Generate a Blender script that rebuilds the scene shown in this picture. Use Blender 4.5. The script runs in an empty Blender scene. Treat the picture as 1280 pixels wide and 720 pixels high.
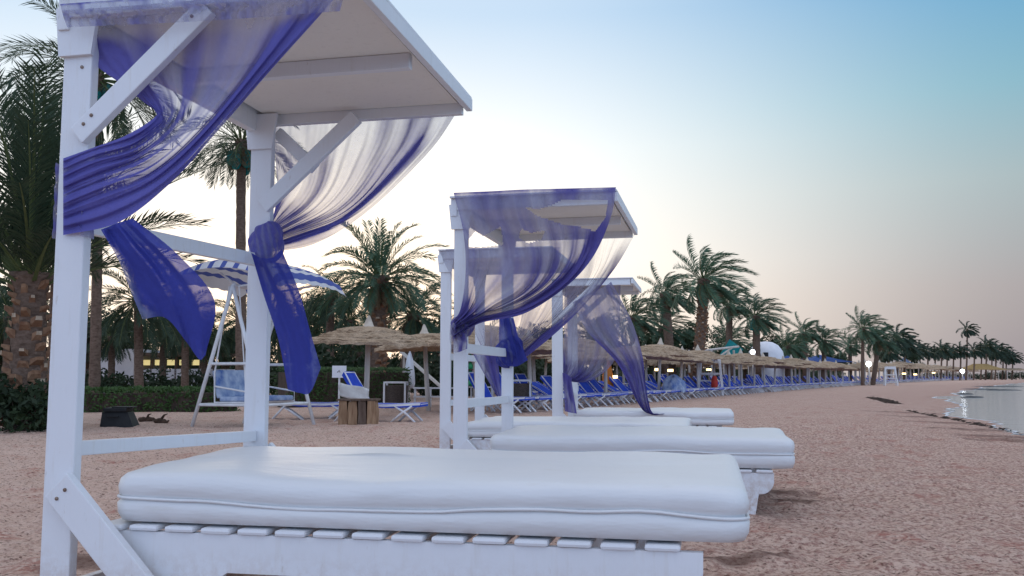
import bpy, bmesh, math, random
import numpy as np
from mathutils import Vector, Matrix
R = math.radians
SC = bpy.context.scene
COL = SC.collection

# ------------------------------------------------------------------ camera, sky, sun, exposure
F_PX, PITCH, CAM_H = 1150.0, math.atan(110 / 1150.0), 0.9      # pixels of a 1280 px wide frame
cam = bpy.data.cameras.new('camera')
cam.sensor_width = 36.0
cam.lens = 36.0 * F_PX / 1280.0
cam.clip_start, cam.clip_end = 0.05, 3000
cam_o = bpy.data.objects.new('camera', cam)
COL.objects.link(cam_o)
cam_o.location = (0, 0, CAM_H)
cam_o.rotation_euler = (math.pi / 2 + PITCH, 0, 0)
SC.camera = cam_o

SUN_AZ, SUN_EL = R(-12), R(5)          # measured from +Y towards +X


def build_world():
    w = bpy.data.worlds.new('World')
    SC.world = w
    w.use_nodes = True
    nt = w.node_tree
    N, L = nt.nodes, nt.links
    for n in list(N):
        N.remove(n)
    out = N.new('ShaderNodeOutputWorld')
    bg = N.new('ShaderNodeBackground')
    L.new(bg.outputs[0], out.inputs[0])
    sky = N.new('ShaderNodeTexSky')
    sky.sky_type = 'NISHITA'
    sky.sun_disc = False
    sky.sun_elevation = SUN_EL
    sky.sun_rotation = SUN_AZ
    sky.dust_density = 3.0
    tc = N.new('ShaderNodeTexCoord')
    sep = N.new('ShaderNodeSeparateXYZ')
    L.new(tc.outputs['Generated'], sep.inputs[0])

    def math_(op, a, b=None):
        m = N.new('ShaderNodeMath')
        m.operation = op
        for i, v in enumerate((a, b)):
            if v is None:
                continue
            if isinstance(v, (int, float)):
                m.inputs[i].default_value = v
            else:
                L.new(v, m.inputs[i])
        return m.outputs[0]

    def ramp(fac, stops, mode='EASE'):
        r = N.new('ShaderNodeValToRGB')
        r.color_ramp.interpolation = mode
        el = r.color_ramp.elements
        while len(el) < len(stops):
            el.new(0.5)
        for e, (p, c) in zip(el, stops):
            e.position = p
            e.color = (*c, 1)
        L.new(fac, r.inputs[0])
        return r.outputs[0]

    def srange(v, a, b):
        m = N.new('ShaderNodeMapRange')
        m.interpolation_type = 'SMOOTHSTEP'
        m.inputs['From Min'].default_value = a
        m.inputs['From Max'].default_value = b
        L.new(v, m.inputs['Value'])
        return m.outputs['Result']

    def mix(f, a, b):
        m = N.new('ShaderNodeMix')
        m.data_type = 'RGBA'
        L.new(f, m.inputs['Factor'])
        L.new(a, m.inputs[6])
        L.new(b, m.inputs[7])
        return m.outputs[2]
    x, y, z = sep.outputs
    elev = math_('ARCSINE', math_('MINIMUM', math_('MAXIMUM', z, -0.999), 0.999))
    e = math_('DIVIDE', elev, R(90))                    # 0 horizon .. 1 zenith
    az = math_('ARCTAN2', x, y)
    s = lambda d: d / 90.0
    glow = ramp(e, [(0, (.97, .86, .76)), (s(7), (.99, .96, .92)), (s(14), (.82, .89, .93)), (s(22), (.47, .64, .83)), (s(48), (.72, .72, .80)), (1, (.78, .74, .76))], 'LINEAR')
    dusk = ramp(e, [(0, (.27, .25, .285)), (s(5), (.33, .31, .335)), (s(11), (.33, .42, .45)), (s(16), (.21, .42, .52)), (s(22), (.12, .35, .57)), (s(45), (.50, .60, .76)), (1, (.78, .74, .76))], 'LINEAR')
    east = ramp(e, [(0, (.62, .88, 1.36)), (s(12), (.68, .95, 1.44)), (s(35), (.66, .76, 1.0)), (1, (.78, .74, .76))], 'LINEAR')
    c = mix(srange(az, R(-1), R(33)), glow, dusk)
    c = mix(srange(math_('ABSOLUTE', az), R(60), R(115)), c, east)
    # thin sky from the Nishita model, lifted by the dusk glow
    nis = N.new('ShaderNodeMix')
    nis.data_type = 'RGBA'
    nis.blend_type = 'ADD'
    nis.inputs['Factor'].default_value = 0.012
    L.new(c, nis.inputs[6])
    L.new(sky.outputs[0], nis.inputs[7])
    L.new(nis.outputs[2], bg.inputs['Color'])
    bg.inputs['Strength'].default_value = 1.0


build_world()
sun = bpy.data.lights.new('sun', 'SUN')
sun.energy = 0.35
sun.angle = R(12)
sun.color = (1, .86, .70)
sun_o = bpy.data.objects.new('sun', sun)
COL.objects.link(sun_o)
sd = Vector((math.sin(SUN_AZ) * math.cos(SUN_EL), math.cos(SUN_AZ) * math.cos(SUN_EL), math.sin(SUN_EL)))
sun_o.rotation_euler = sd.to_track_quat('Z', 'Y').to_euler()
SC.view_settings.view_transform = 'Standard'
SC.view_settings.look = 'None'
SC.view_settings.exposure = 0.12
SC.view_settings.gamma = 1.0
SC.cycles.transparent_max_bounces = 24

# ------------------------------------------------------------------ helpers
_c, _s = math.cos(PITCH), math.sin(PITCH)


def ray(px, py):
    u, v = (px - 640) / F_PX, (360 - py) / F_PX
    return Vector((u, _c - v * _s, _s + v * _c))


def at(px, py, Y):
    d = ray(px, py)
    return Vector((0, 0, CAM_H)) + d * (Y / d.y)


def ground_at(px, py, z=0.0):
    d = ray(px, py)
    return Vector((0, 0, CAM_H)) + d * ((z - CAM_H) / d.z)


def foot(px, Y, z=0.0):
    """ground point at depth Y seen in column px (taken at horizon height)"""
    d = ray(px, 470)
    return Vector((d.x * Y / d.y, Y, z))


def link(o, parent=None):
    COL.objects.link(o)
    if parent is not None:
        o.parent = parent
    return o


def thing(name, label, cat, loc=(0, 0, 0), rz=0.0, group=None):
    o = bpy.data.objects.new(name, None)
    o.empty_display_size = 0.1
    COL.objects.link(o)
    o.location = loc
    o.rotation_euler = (0, 0, rz)
    return tag(o, label, cat, group)


def tag(o, label=None, cat=None, group=None, kind=None):
    if label:
        o['label'] = label
    if cat:
        o['category'] = cat
    if group:
        o['group'] = group
    if kind:
        o['kind'] = kind
    return o


def copy_tree(o, parent=None):
    c = o.copy()
    COL.objects.link(c)
    if parent is not None:
        c.parent = parent
    for ch in list(o.children):
        copy_tree(ch, c)
    return c


class MB:
    """collects shapes for ONE mesh object"""

    def __init__(self):
        self.v, self.f, self.mi, self.sm = [], [], [], []
        self.cur = 0
        self.smooth = False

    def add(self, vs, fs):
        n = len(self.v)
        self.v.extend([tuple(p) for p in vs])
        for f in fs:
            self.f.append(tuple(i + n for i in f))
            self.mi.append(self.cur)
            self.sm.append(self.smooth)

    def box(self, c, size, rot=None, bev=0.0):
        bm = bmesh.new()
        bmesh.ops.create_cube(bm, size=1)
        bmesh.ops.scale(bm, vec=Vector(size), verts=bm.verts)
        if bev:
            bmesh.ops.bevel(bm, geom=bm.edges[:], offset=bev, segments=2, affect='EDGES', profile=0.6)
        if rot is not None:
            bmesh.ops.transform(bm, matrix=rot.to_4x4() if len(rot) == 3 else rot, verts=bm.verts)
        bmesh.ops.translate(bm, vec=Vector(c), verts=bm.verts)
        bm.verts.index_update()
        self.add([v.co for v in bm.verts], [[v.index for v in f.verts] for f in bm.faces])
        bm.free()
        return self

    def plank(self, p0, p1, wdir, width, thick, bev=0.004):
        """board from p0 to p1; width along wdir, thickness across"""
        p0, p1, wdir = Vector(p0), Vector(p1), Vector(wdir)
        ax = (p1 - p0)
        ln = ax.length
        ax.normalize()
        wd = (wdir - ax * wdir.dot(ax)).normalized()
        td = ax.cross(wd)
        m = Matrix((ax, wd, td)).transposed()
        return self.box((p0 + p1) / 2, (ln, width, thick), m, bev)

    def tube(self, pts, r, seg=8, cap=True):
        pts = [Vector(p) for p in pts]
        n = len(pts)
        rs = r if isinstance(r, (list, tuple)) else [r] * n
        vs, fs = [], []
        prev = None
        for i, p in enumerate(pts):
            t = (pts[min(i + 1, n - 1)] - pts[max(i - 1, 0)]).normalized()
            if prev is None:
                a = Vector((0, 0, 1)) if abs(t.z) < .9 else Vector((1, 0, 0))
                u = t.cross(a).normalized()
            else:
                u = (prev - t * prev.dot(t)).normalized()
            prev = u
            w = t.cross(u)
            for k in range(seg):
                q = 2 * math.pi * k / seg
                vs.append(p + (u * math.cos(q) + w * math.sin(q)) * rs[i])
        for i in range(n - 1):
            for k in range(seg):
                a, b = i * seg + k, i * seg + (k + 1) % seg
                fs.append((a, b, b + seg, a + seg))
        if cap:
            fs.append(tuple(range(seg))[::-1])
            fs.append(tuple(range((n - 1) * seg, n * seg)))
        self.add(vs, fs)
        return self

    def lathe(self, prof, seg=24, c=(0, 0, 0), jag=None):
        vs, fs = [], []
        for i, (r, z) in enumerate(prof):
            for k in range(seg):
                q = 2 * math.pi * k / seg
                rr, zz = r, z
                if jag:
                    dr, dz = jag(i, k)
                    rr += dr
                    zz += dz
                vs.append((c[0] + rr * math.cos(q), c[1] + rr * math.sin(q), c[2] + zz))
        for i in range(len(prof) - 1):
            for k in range(seg):
                a, b = i * seg + k, i * seg + (k + 1) % seg
                fs.append((a, b, b + seg, a + seg))
        self.add(vs, fs)
        return self

    def prism(self, poly, o, ax, az, nrm, thick):
        """extrude a 2D outline (a,z) lying at o with axes ax, az by thick along nrm"""
        o, ax, az, nrm = Vector(o), Vector(ax), Vector(az), Vector(nrm)
        n = len(poly)
        vs = [o + ax * a + az * z for a, z in poly] + [o + ax * a + az * z + nrm * thick for a, z in poly]
        fs = [tuple(range(n))[::-1], tuple(range(n, 2 * n))]
        for i in range(n):
            j = (i + 1) % n
            fs.append((i, j, j + n, i + n))
        self.add(vs, fs)
        return self

    def build(self, name, mats, parent=None, attrs=None):
        me = bpy.data.meshes.new(name)
        me.from_pydata(self.v, [], self.f)
        for m in (mats if isinstance(mats, (list, tuple)) else [mats]):
            me.materials.append(m)
        me.polygons.foreach_set('material_index', self.mi)
        me.polygons.foreach_set('use_smooth', self.sm)
        if attrs:
            for k, vals in attrs.items():
                a = me.attributes.new(k, 'FLOAT', 'POINT')
                a.data.foreach_set('value', np.asarray(vals, dtype=np.float32))
        bm = bmesh.new()
        bm.from_mesh(me)
        if len(self.f) < 60000:
            if all(len(f.edges) > 0 for f in bm.faces):
                bmesh.ops.recalc_face_normals(bm, faces=bm.faces)
        bm.to_mesh(me)
        bm.free()
        me.update()
        o = bpy.data.objects.new(name, me)
        return link(o, parent)


def leaves_mesh(name, mats, V, Fs, parent=None, mi=None):
    me = bpy.data.meshes.new(name)
    me.from_pydata(V, [], Fs)
    for m in (mats if isinstance(mats, (list, tuple)) else [mats]):
        me.materials.append(m)
    if mi is not None:
        me.polygons.foreach_set('material_index', mi)
    me.update()
    return me


# value noise, vectorised
def _hash(ix, iy, seed):
    h = (ix.astype(np.int64) * 374761393 + iy.astype(np.int64) * 668265263 + seed * 1274126177) & 0xffffffff
    h = ((h ^ (h >> 13)) * 1274126177) & 0xffffffff
    h = h ^ (h >> 16)
    return (h & 0xffff) / 65535.0


def vnoise(x, y, seed=0):
    x, y = np.asarray(x, float), np.asarray(y, float)
    ix, iy = np.floor(x), np.floor(y)
    fx, fy = x - ix, y - iy
    fx, fy = fx * fx * fx * (fx * (fx * 6 - 15) + 10), fy * fy * fy * (fy * (fy * 6 - 15) + 10)
    a, b = _hash(ix, iy, seed), _hash(ix + 1, iy, seed)
    c, d = _hash(ix, iy + 1, seed), _hash(ix + 1, iy + 1, seed)
    return (a + (b - a) * fx) * (1 - fy) + (c + (d - c) * fx) * fy


# ------------------------------------------------------------------ materials
class NT:
    def __init__(self, name):
        self.m = bpy.data.materials.new(name)
        self.m.use_nodes = True
        self.nt = self.m.node_tree
        self.N, self.L = self.nt.nodes, self.nt.links
        self.p = self.N['Principled BSDF']
        self.out = self.N['Material Output']

    def node(self, t, **kw):
        n = self.N.new(t)
        for k, v in kw.items():
            setattr(n, k, v)
        return n

    def coord(self, which='Object'):
        return self.node('ShaderNodeTexCoord').outputs[which]

    def mapping(self, vec, scale=(1, 1, 1), rot=(0, 0, 0)):
        m = self.node('ShaderNodeMapping')
        m.inputs['Scale'].default_value = scale
        m.inputs['Rotation'].default_value = rot
        self.L.new(vec, m.inputs['Vector'])
        return m.outputs[0]

    def noise(self, vec, scale=5, detail=4, rough=.55, out='Fac'):
        n = self.node('ShaderNodeTexNoise')
        n.inputs['Scale'].default_value = scale
        n.inputs['Detail'].default_value = detail
        n.inputs['Roughness'].default_value = rough
        if vec is not None:
            self.L.new(vec, n.inputs['Vector'])
        return n.outputs[out]

    def ramp(self, fac, stops, mode='LINEAR'):
        r = self.node('ShaderNodeValToRGB')
        r.color_ramp.interpolation = mode
        el = r.color_ramp.elements
        while len(el) < len(stops):
            el.new(.5)
        for e, (p, c) in zip(el, stops):
            e.position = p
            e.color = (*c, 1) if len(c) == 3 else c
        self.L.new(fac, r.inputs[0])
        return r.outputs[0]

    def mix(self, f, a, b, blend='MIX'):
        m = self.node('ShaderNodeMix')
        m.data_type = 'RGBA'
        m.blend_type = blend
        for sock, v in ((m.inputs['Factor'], f), (m.inputs[6], a), (m.inputs[7], b)):
            if isinstance(v, (int, float)):
                sock.default_value = v
            elif isinstance(v, tuple):
                sock.default_value = (*v, 1)
            else:
                self.L.new(v, sock)
        return m.outputs[2]

    def math(self, op, a, b=0.0, clamp=False):
        m = self.node('ShaderNodeMath')
        m.operation = op
        m.use_clamp = clamp
        for i, v in enumerate((a, b)):
            if isinstance(v, (int, float)):
                m.inputs[i].default_value = v
            else:
                self.L.new(v, m.inputs[i])
        return m.outputs[0]

    def bump(self, h, strength=.3, dist=.01):
        b = self.node('ShaderNodeBump')
        b.inputs['Strength'].default_value = strength
        b.inputs['Distance'].default_value = dist
        self.L.new(h, b.inputs['Height'])
        self.L.new(b.outputs[0], self.p.inputs['Normal'])
        return b

    def base(self, v):
        if isinstance(v, tuple):
            self.p.inputs['Base Color'].default_value = (*v, 1)
        else:
            self.L.new(v, self.p.inputs['Base Color'])
        return self

    def rough(self, v, spec=None):
        self.p.inputs['Roughness'].default_value = v
        if spec is not None:
            self.p.inputs['Specular IOR Level'].default_value = spec
        return self


def mottled(name, c1, c2, scale=6, rough=.7, bump=.2, dist=.01, stretch=(1, 1, 1), spec=.3, detail=5):
    t = NT(name)
    v = t.mapping(t.coord(), stretch)
    n = t.noise(v, scale, detail)
    t.base(t.ramp(n, [(.3, c1), (.7, c2)]))
    t.rough(rough, spec)
    if bump:
        t.bump(t.noise(v, scale * 4, 4), bump, dist)
    return t.m


def white_paint(name, c=(.79, .80, .82), scuff=(.50, .44, .38)):
    """brushed white gloss on old timber: streaks, rubbed spots, a little rust and sand splash near the ground"""
    t = NT(name)
    v = t.coord()
    n = t.noise(v, 3.0, 6, .6)
    big = t.mix(n, tuple(x * .90 for x in c), c)
    wear = t.noise(t.mapping(v, (9, 9, 2.5)), 4.0, 8, .7)
    w = t.ramp(wear, [(.63, (0, 0, 0)), (.72, (.55, .55, .55))])
    col = t.mix(w, big, scuff)
    st = t.noise(t.mapping(v, (16, 16, 1.6)), 2.0, 6, .65)
    col = t.mix(t.ramp(st, [(.56, (0, 0, 0)), (.74, (.35, .35, .35))]), col, (.62, .58, .52))
    sp = t.node('ShaderNodeSeparateXYZ')
    t.L.new(v, sp.inputs[0])
    low = t.node('ShaderNodeMapRange')
    low.inputs['From Min'].default_value = .02
    low.inputs['From Max'].default_value = .34
    low.inputs['To Min'].default_value = .75
    low.inputs['To Max'].default_value = 0
    t.L.new(sp.outputs[2], low.inputs['Value'])
    spl = t.math('MULTIPLY', low.outputs[0], t.ramp(t.noise(v, 26, 6, .7), [(.42, (0, 0, 0)), (.6, (1, 1, 1))]))
    col = t.mix(spl, col, (.45, .33, .25))
    t.base(col)
    t.rough(.5, .35)
    g = t.noise(t.mapping(v, (30, 30, 4)), 3, 5)
    t.bump(t.math('ADD', g, t.math('MULTIPLY', wear, .6)), .22, .006)
    return t.m


M = {}
M['white'] = white_paint('white_painted_wood')
M['ceiling'] = white_paint('ceiling_board', (.88, .84, .76), (.7, .65, .58))
M['metal_white'] = mottled('white_metal', (.62, .61, .6), (.78, .78, .78), 5, .45, .05)
M['plastic_white'] = mottled('white_plastic', (.76, .76, .77), (.84, .84, .85), 3, .4, .03)


def vinyl():
    t = NT('white_vinyl')
    v = t.coord()
    n = t.noise(v, 2.2, 5)
    c = t.mix(n, (.68, .69, .69), (.75, .75, .75))
    st = t.noise(t.mapping(v, (2, 2, 14)), 2.0, 6, .65)
    c = t.mix(t.ramp(st, [(.6, (0, 0, 0)), (.8, (.5, .5, .5))]), c, (.60, .57, .50))
    t.base(c)
    t.rough(.46, .45)
    w = t.noise(t.mapping(v, (1.2, 3.5, 5)), 3.0, 5, .55)
    f = t.noise(v, 160, 2)
    t.bump(t.math('ADD', w, t.math('MULTIPLY', f, .04)), .28, .03)
    return t.m


M['vinyl'] = vinyl()


def sheer(name, col, pale, w0=.25, w1=.75, cvar=.16, thin=0.0, gain=1.0):
    """woven net: more opaque where folds gather and where it is seen edge-on"""
    t = NT(name)
    v = t.coord()
    a = t.node('ShaderNodeAttribute', attribute_name='weave').outputs['Fac']
    lw = t.node('ShaderNodeLayerWeight')
    lw.inputs['Blend'].default_value = .45
    edge = t.math('POWER', lw.outputs['Facing'], 2.2)
    n = t.noise(v, 38, 5, .65)
    al = t.math('ADD', t.math('MULTIPLY', a, gain), t.math('MULTIPLY', edge, .55))
    al = t.math('ADD', al, t.math('MULTIPLY', t.math('SUBTRACT', n, .5), .16))
    al = t.math('ADD', al, thin, True)
    mr = t.node('ShaderNodeMapRange', interpolation_type='SMOOTHSTEP')
    mr.inputs['From Min'].default_value = w0
    mr.inputs['From Max'].default_value = w1
    t.L.new(t.math('ADD', a, t.math('MULTIPLY', t.math('SUBTRACT', t.noise(v, 6, 6, .65), .5), cvar)), mr.inputs['Value'])
    c = t.mix(mr.outputs['Result'], pale, col)
    d = t.node('ShaderNodeBsdfDiffuse')
    tr = t.node('ShaderNodeBsdfTranslucent')
    tp = t.node('ShaderNodeBsdfTransparent')
    for sh in (d, tr):
        t.L.new(c, sh.inputs['Color'])
    m1 = t.node('ShaderNodeMixShader')
    m1.inputs[0].default_value = .35
    t.L.new(d.outputs[0], m1.inputs[1])
    t.L.new(tr.outputs[0], m1.inputs[2])
    m2 = t.node('ShaderNodeMixShader')
    t.L.new(al, m2.inputs[0])
    t.L.new(tp.outputs[0], m2.inputs[1])
    t.L.new(m1.outputs[0], m2.inputs[2])
    t.L.new(m2.outputs[0], t.out.inputs['Surface'])
    b = t.node('ShaderNodeBump')
    b.inputs['Strength'].default_value = .6
    b.inputs['Distance'].default_value = .012
    t.L.new(t.noise(v, 28, 5, .6), b.inputs['Height'])
    for sh in (d, tr):
        t.L.new(b.outputs[0], sh.inputs['Normal'])
    return t.m


M['net'] = sheer('violet_net', (.15, .145, .45), (.36, .355, .53), .40, .85)
M['net_dark'] = sheer('violet_net_bunched', (.12, .105, .34), (.37, .355, .47), .52, .95)
M['net_tail'] = sheer('blue_violet_cloth', (.06, .072, .35), (.26, .29, .55), .45, .85, 1.0)


def sand_mat():
    t = NT('beach_sand')
    v = t.coord()
    shore = t.node('ShaderNodeAttribute', attribute_name='shore').outputs['Fac']
    dark_sand = t.node('ShaderNodeAttribute', attribute_name='dark_sand').outputs['Fac']
    n1 = t.noise(v, .9, 6, .6)
    n2 = t.noise(v, 12, 6, .7)
    n3 = t.noise(v, 55, 3, .6)
    c = t.ramp(n1, [(.3, (.58, .395, .305)), (.7, (.69, .495, .395))])
    c = t.mix(t.ramp(n2, [(.35, (0, 0, 0)), (.7, (.7, .7, .7))]), c, (.71, .53, .435))
    # red-brown pebbles near the water
    band = t.ramp(shore, [(.0, (.3, .3, .3)), (.10, (1, 1, 1)), (.35, (.75, .75, .75)), (.75, (.2, .2, .2)), (1, (.05, .05, .05))])
    speck = t.ramp(t.noise(t.mapping(v, (1, 1, 1)), 26, 7, .72), [(.46, (0, 0, 0)), (.62, (1, 1, 1))])
    c = t.mix(t.math('MULTIPLY', band, speck), c, (.26, .11, .09))
    # dark flecks of weed and wet grit
    vo = t.node('ShaderNodeTexVoronoi')
    vo.inputs['Scale'].default_value = 15
    t.L.new(t.mapping(v, (1, 1, 1)), vo.inputs['Vector'])
    fl = t.ramp(vo.outputs['Distance'], [(.08, (1, 1, 1)), (.2, (0, 0, 0))])
    fl = t.math('MULTIPLY', fl, t.ramp(t.noise(v, 3.1, 4), [(.45, (0, 0, 0)), (.6, (.9, .9, .9))]))
    c = t.mix(fl, c, (.16, .09, .065))
    fine = t.noise(t.mapping(v, (1, 1.25, 1)), 34, 5, .62)
    c = t.mix(t.ramp(fine, [(.36, (.95, .95, .95)), (.445, (0, 0, 0))]), c, (.13, .07, .052))
    red = t.math('MULTIPLY', t.ramp(t.noise(v, 2.3, 5, .6), [(.54, (0, 0, 0)), (.66, (.75, .75, .75))]), t.ramp(t.noise(v, 30, 4, .6), [(.42, (0, 0, 0)), (.55, (1, 1, 1))]))
    c = t.mix(red, c, (.40, .16, .12))
    c = t.mix(t.ramp(n3, [(.3, (.45, .45, .45)), (.45, (0, 0, 0))]), c, (.30, .2, .16))
    c = t.mix(dark_sand, c, (.105, .05, .036))  # darker patches by the beds, plus the wet sand along the shore
    t.base(c)
    t.rough(.9, .15)
    h = t.math('ADD', t.math('MULTIPLY', n2, 1.0), t.math('MULTIPLY', n3, .25))
    t.bump(h, .9, .05)
    return t.m


def water_mat():
    t = NT('sea_water')
    v = t.coord()
    t.base((.34, .38, .40))
    t.rough(.12, .5)
    h = t.noise(t.mapping(v, (1, 1.6, 1)), 1.3, 5, .6)
    t.bump(h, .32, .08)
    return t.m


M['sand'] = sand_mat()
M['water'] = water_mat()
M['foam'] = mottled('wet_foam', (.5, .5, .52), (.75, .76, .78), 3, .5, .1)


def frond_mat(name, c1, c2):
    t = NT(name)
    v = t.coord()
    oi = t.node('ShaderNodeObjectInfo').outputs['Random']
    n = t.noise(v, 1.7, 4, .6)
    c = t.ramp(n, [(.3, c1), (.7, c2)])
    c = t.mix(t.math('MULTIPLY', oi, .4), c, tuple(x * .55 for x in c1))
    t.base(c)
    t.rough(.55, .3)
    tr = t.node('ShaderNodeBsdfTranslucent')
    t.L.new(c, tr.inputs['Color'])
    mx = t.node('ShaderNodeMixShader')
    mx.inputs[0].default_value = .25
    t.L.new(t.p.outputs[0], mx.inputs[1])
    t.L.new(tr.outputs[0], mx.inputs[2])
    t.L.new(mx.outputs[0], t.out.inputs['Surface'])
    return t.m


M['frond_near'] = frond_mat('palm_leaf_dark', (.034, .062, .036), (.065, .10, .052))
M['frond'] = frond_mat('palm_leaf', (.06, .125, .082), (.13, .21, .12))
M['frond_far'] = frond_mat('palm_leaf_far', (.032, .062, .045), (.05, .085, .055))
M['dead'] = mottled('dead_frond', (.16, .11, .06), (.30, .22, .13), 5, .9, .2)
M['stalk'] = mottled('palm_stalk', (.10, .14, .05), (.16, .19, .08), 4, .6, .1)
M['trunk'] = mottled('palm_trunk', (.10, .062, .042), (.22, .15, .11), 9, .9, .8, .03, (1, 1, 2.2))
M['stub'] = mottled('palm_leaf_base', (.16, .075, .04), (.32, .19, .11), 7, .85, .5, .02)
M['stub_cut'] = mottled('palm_leaf_base_cut', (.34, .25, .17), (.5, .40, .29), 12, .9, .4, .01)
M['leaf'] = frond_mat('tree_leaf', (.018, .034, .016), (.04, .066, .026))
M['hedge_leaf'] = frond_mat('hedge_leaf', (.04, .085, .022), (.08, .15, .04))
M['bark'] = mottled('tree_bark', (.05, .035, .028), (.11, .08, .06), 8, .9, .6, .02, (1, 1, .4))


def straw():
    t = NT('dry_reed_thatch')
    v = t.coord()
    n = t.noise(v, 2.5, 5, .6)
    f = t.noise(t.mapping(v, (1, 1, 3)), 24, 6, .7)
    c = t.ramp(n, [(.3, (.40, .29, .19)), (.7, (.66, .51, .36))])
    c = t.mix(t.ramp(f, [(.35, (.75, .75, .75)), (.6, (0, 0, 0))]), c, (.19, .12, .075))
    t.base(c)
    t.rough(.95, .1)
    t.bump(f, .8, .04)
    return t.m


M['straw'] = straw()
M['finial'] = mottled('reed_finial', (.48, .41, .33), (.64, .56, .46), 6, .9, .3)
M['pole'] = mottled('pale_pole', (.50, .45, .39), (.68, .63, .57), 5, .8, .3, .01, (1, 1, .2))
M['lounge_blue'] = mottled('blue_sling', (.03, .065, .42), (.05, .11, .56), 4, .9, .15, spec=.08)
M['towel'] = mottled('grey_towel', (.58, .56, .52), (.72, .70, .66), 7, .9, .5, .02)
M['blue_cloth'] = mottled('blue_blanket', (.08, .15, .36), (.45, .52, .62), 5, .9, .5, .02)
M['stump'] = mottled('split_log', (.20, .11, .06), (.42, .27, .16), 6, .85, .6, .02, (3, 3, .5))
M['wood_dark'] = mottled('weathered_wood', (.08, .05, .035), (.17, .12, .09), 8, .9, .5, .01, (2, 2, .5))
M['wicker'] = mottled('wicker', (.05, .038, .03), (.14, .11, .09), 30, .85, .8, .02, (1, 1, 2.5))
M['black'] = mottled('black_plastic', (.008, .008, .009), (.02, .02, .02), 7, .55, .2)
M['brown'] = mottled('driftwood', (.05, .03, .02), (.13, .085, .06), 9, .9, .5)
M['plaster'] = mottled('white_plaster', (.56, .55, .56), (.70, .69, .69), 1.5, .85, .1)
M['roof_blue'] = mottled('blue_canvas', (.02, .05, .18), (.04, .09, .28), 2, .8, .1)
M['roof_grey'] = mottled('grey_canvas', (.10, .13, .19), (.16, .2, .28), 2, .8, .1)
M['canvas_white'] = mottled('white_canvas', (.66, .68, .72), (.8, .81, .84), 2, .7, .1)
M['teal'] = mottled('teal_cloth', (.0, .17, .17), (.02, .26, .25), 3, .8, .2)
M['tan'] = mottled('tan_thatch', (.30, .19, .07), (.42, .29, .12), 3, .9, .4)
M['red'] = mottled('red_plastic', (.42, .03, .02), (.55, .06, .04), 5, .6, .1)
M['orange'] = mottled('orange_cloth', (.55, .15, .02), (.7, .25, .04), 5, .7, .1)
M['green'] = mottled('green_plastic', (.03, .38, .14), (.08, .5, .22), 4, .4, .05)
M['weed'] = mottled('dry_seaweed', (.03, .022, .018), (.08, .055, .04), 9, .95, .8, .03)
M['rock'] = mottled('wet_rock', (.04, .04, .042), (.10, .10, .10), 6, .6, .6)
M['rust'] = mottled('rusty_screw', (.16, .09, .06), (.34, .27, .22), 40, .7, .2)
M['ink'] = mottled('sign_ink', (.02, .02, .06), (.03, .03, .08), 4, .6, 0)


def emitter(name, col, k):
    t = NT(name)
    t.p.inputs['Base Color'].default_value = (*col, 1)
    t.p.inputs['Emission Color'].default_value = (*col, 1)
    t.p.inputs['Emission Strength'].default_value = k
    return t.m


M['lamp_cold'] = emitter('cold_lamp', (.85, .92, 1), 9)
M['lamp_warm'] = emitter('warm_lamp', (1, .72, .32), 4)
M['lamp_yellow'] = emitter('lit_window', (1, .82, .35), .5)


def stripes(name, ca, cb, n, axis=0, part=.5):
    t = NT(name)
    sp = t.node('ShaderNodeSeparateXYZ')
    t.L.new(t.coord('Object'), sp.inputs[0])
    fr = t.math('FRACT', t.math('MULTIPLY', sp.outputs[axis], n))
    m = t.math('GREATER_THAN', fr, part)
    a = t.mix(t.noise(t.coord(), 6, 3), ca, tuple(x * .8 for x in ca))
    b = t.mix(t.noise(t.coord(), 6, 3), cb, tuple(x * .8 for x in cb))
    t.base(t.mix(m, a, b))
    t.rough(.85, .2)
    tr = t.node('ShaderNodeBsdfTranslucent')
    t.L.new(t.mix(m, a, b), tr.inputs['Color'])
    mx = t.node('ShaderNodeMixShader')
    mx.inputs[0].default_value = .25
    t.L.new(t.p.outputs[0], mx.inputs[1])
    t.L.new(tr.outputs[0], mx.inputs[2])
    t.L.new(mx.outputs[0], t.out.inputs['Surface'])
    return t.m


M['stripe'] = stripes('striped_canvas', (.74, .75, .78), (.10, .14, .42), 3.8, 1, .62)

# ------------------------------------------------------------------ ground, sea
SHORE_Y = [-60, -5, 2, 7, 14, 20.9, 30.3, 42.6, 57.5, 88.5, 121, 164, 240, 400, 900]
SHORE_X = [-6, 1.8, 4.6, 6.6, 9.4, 11.8, 15.4, 21.0, 29.2, 46.5, 67, 95, 150, 290, 760]
WATER_Z = -.12


def shore_d(x, y):
    xs = np.interp(y, SHORE_Y, SHORE_X)
    sl = np.interp(y, [0, 30, 60, 120], [.42, .38, .6, .68])
    return (xs - x) / np.sqrt(1 + sl * sl)


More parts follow.
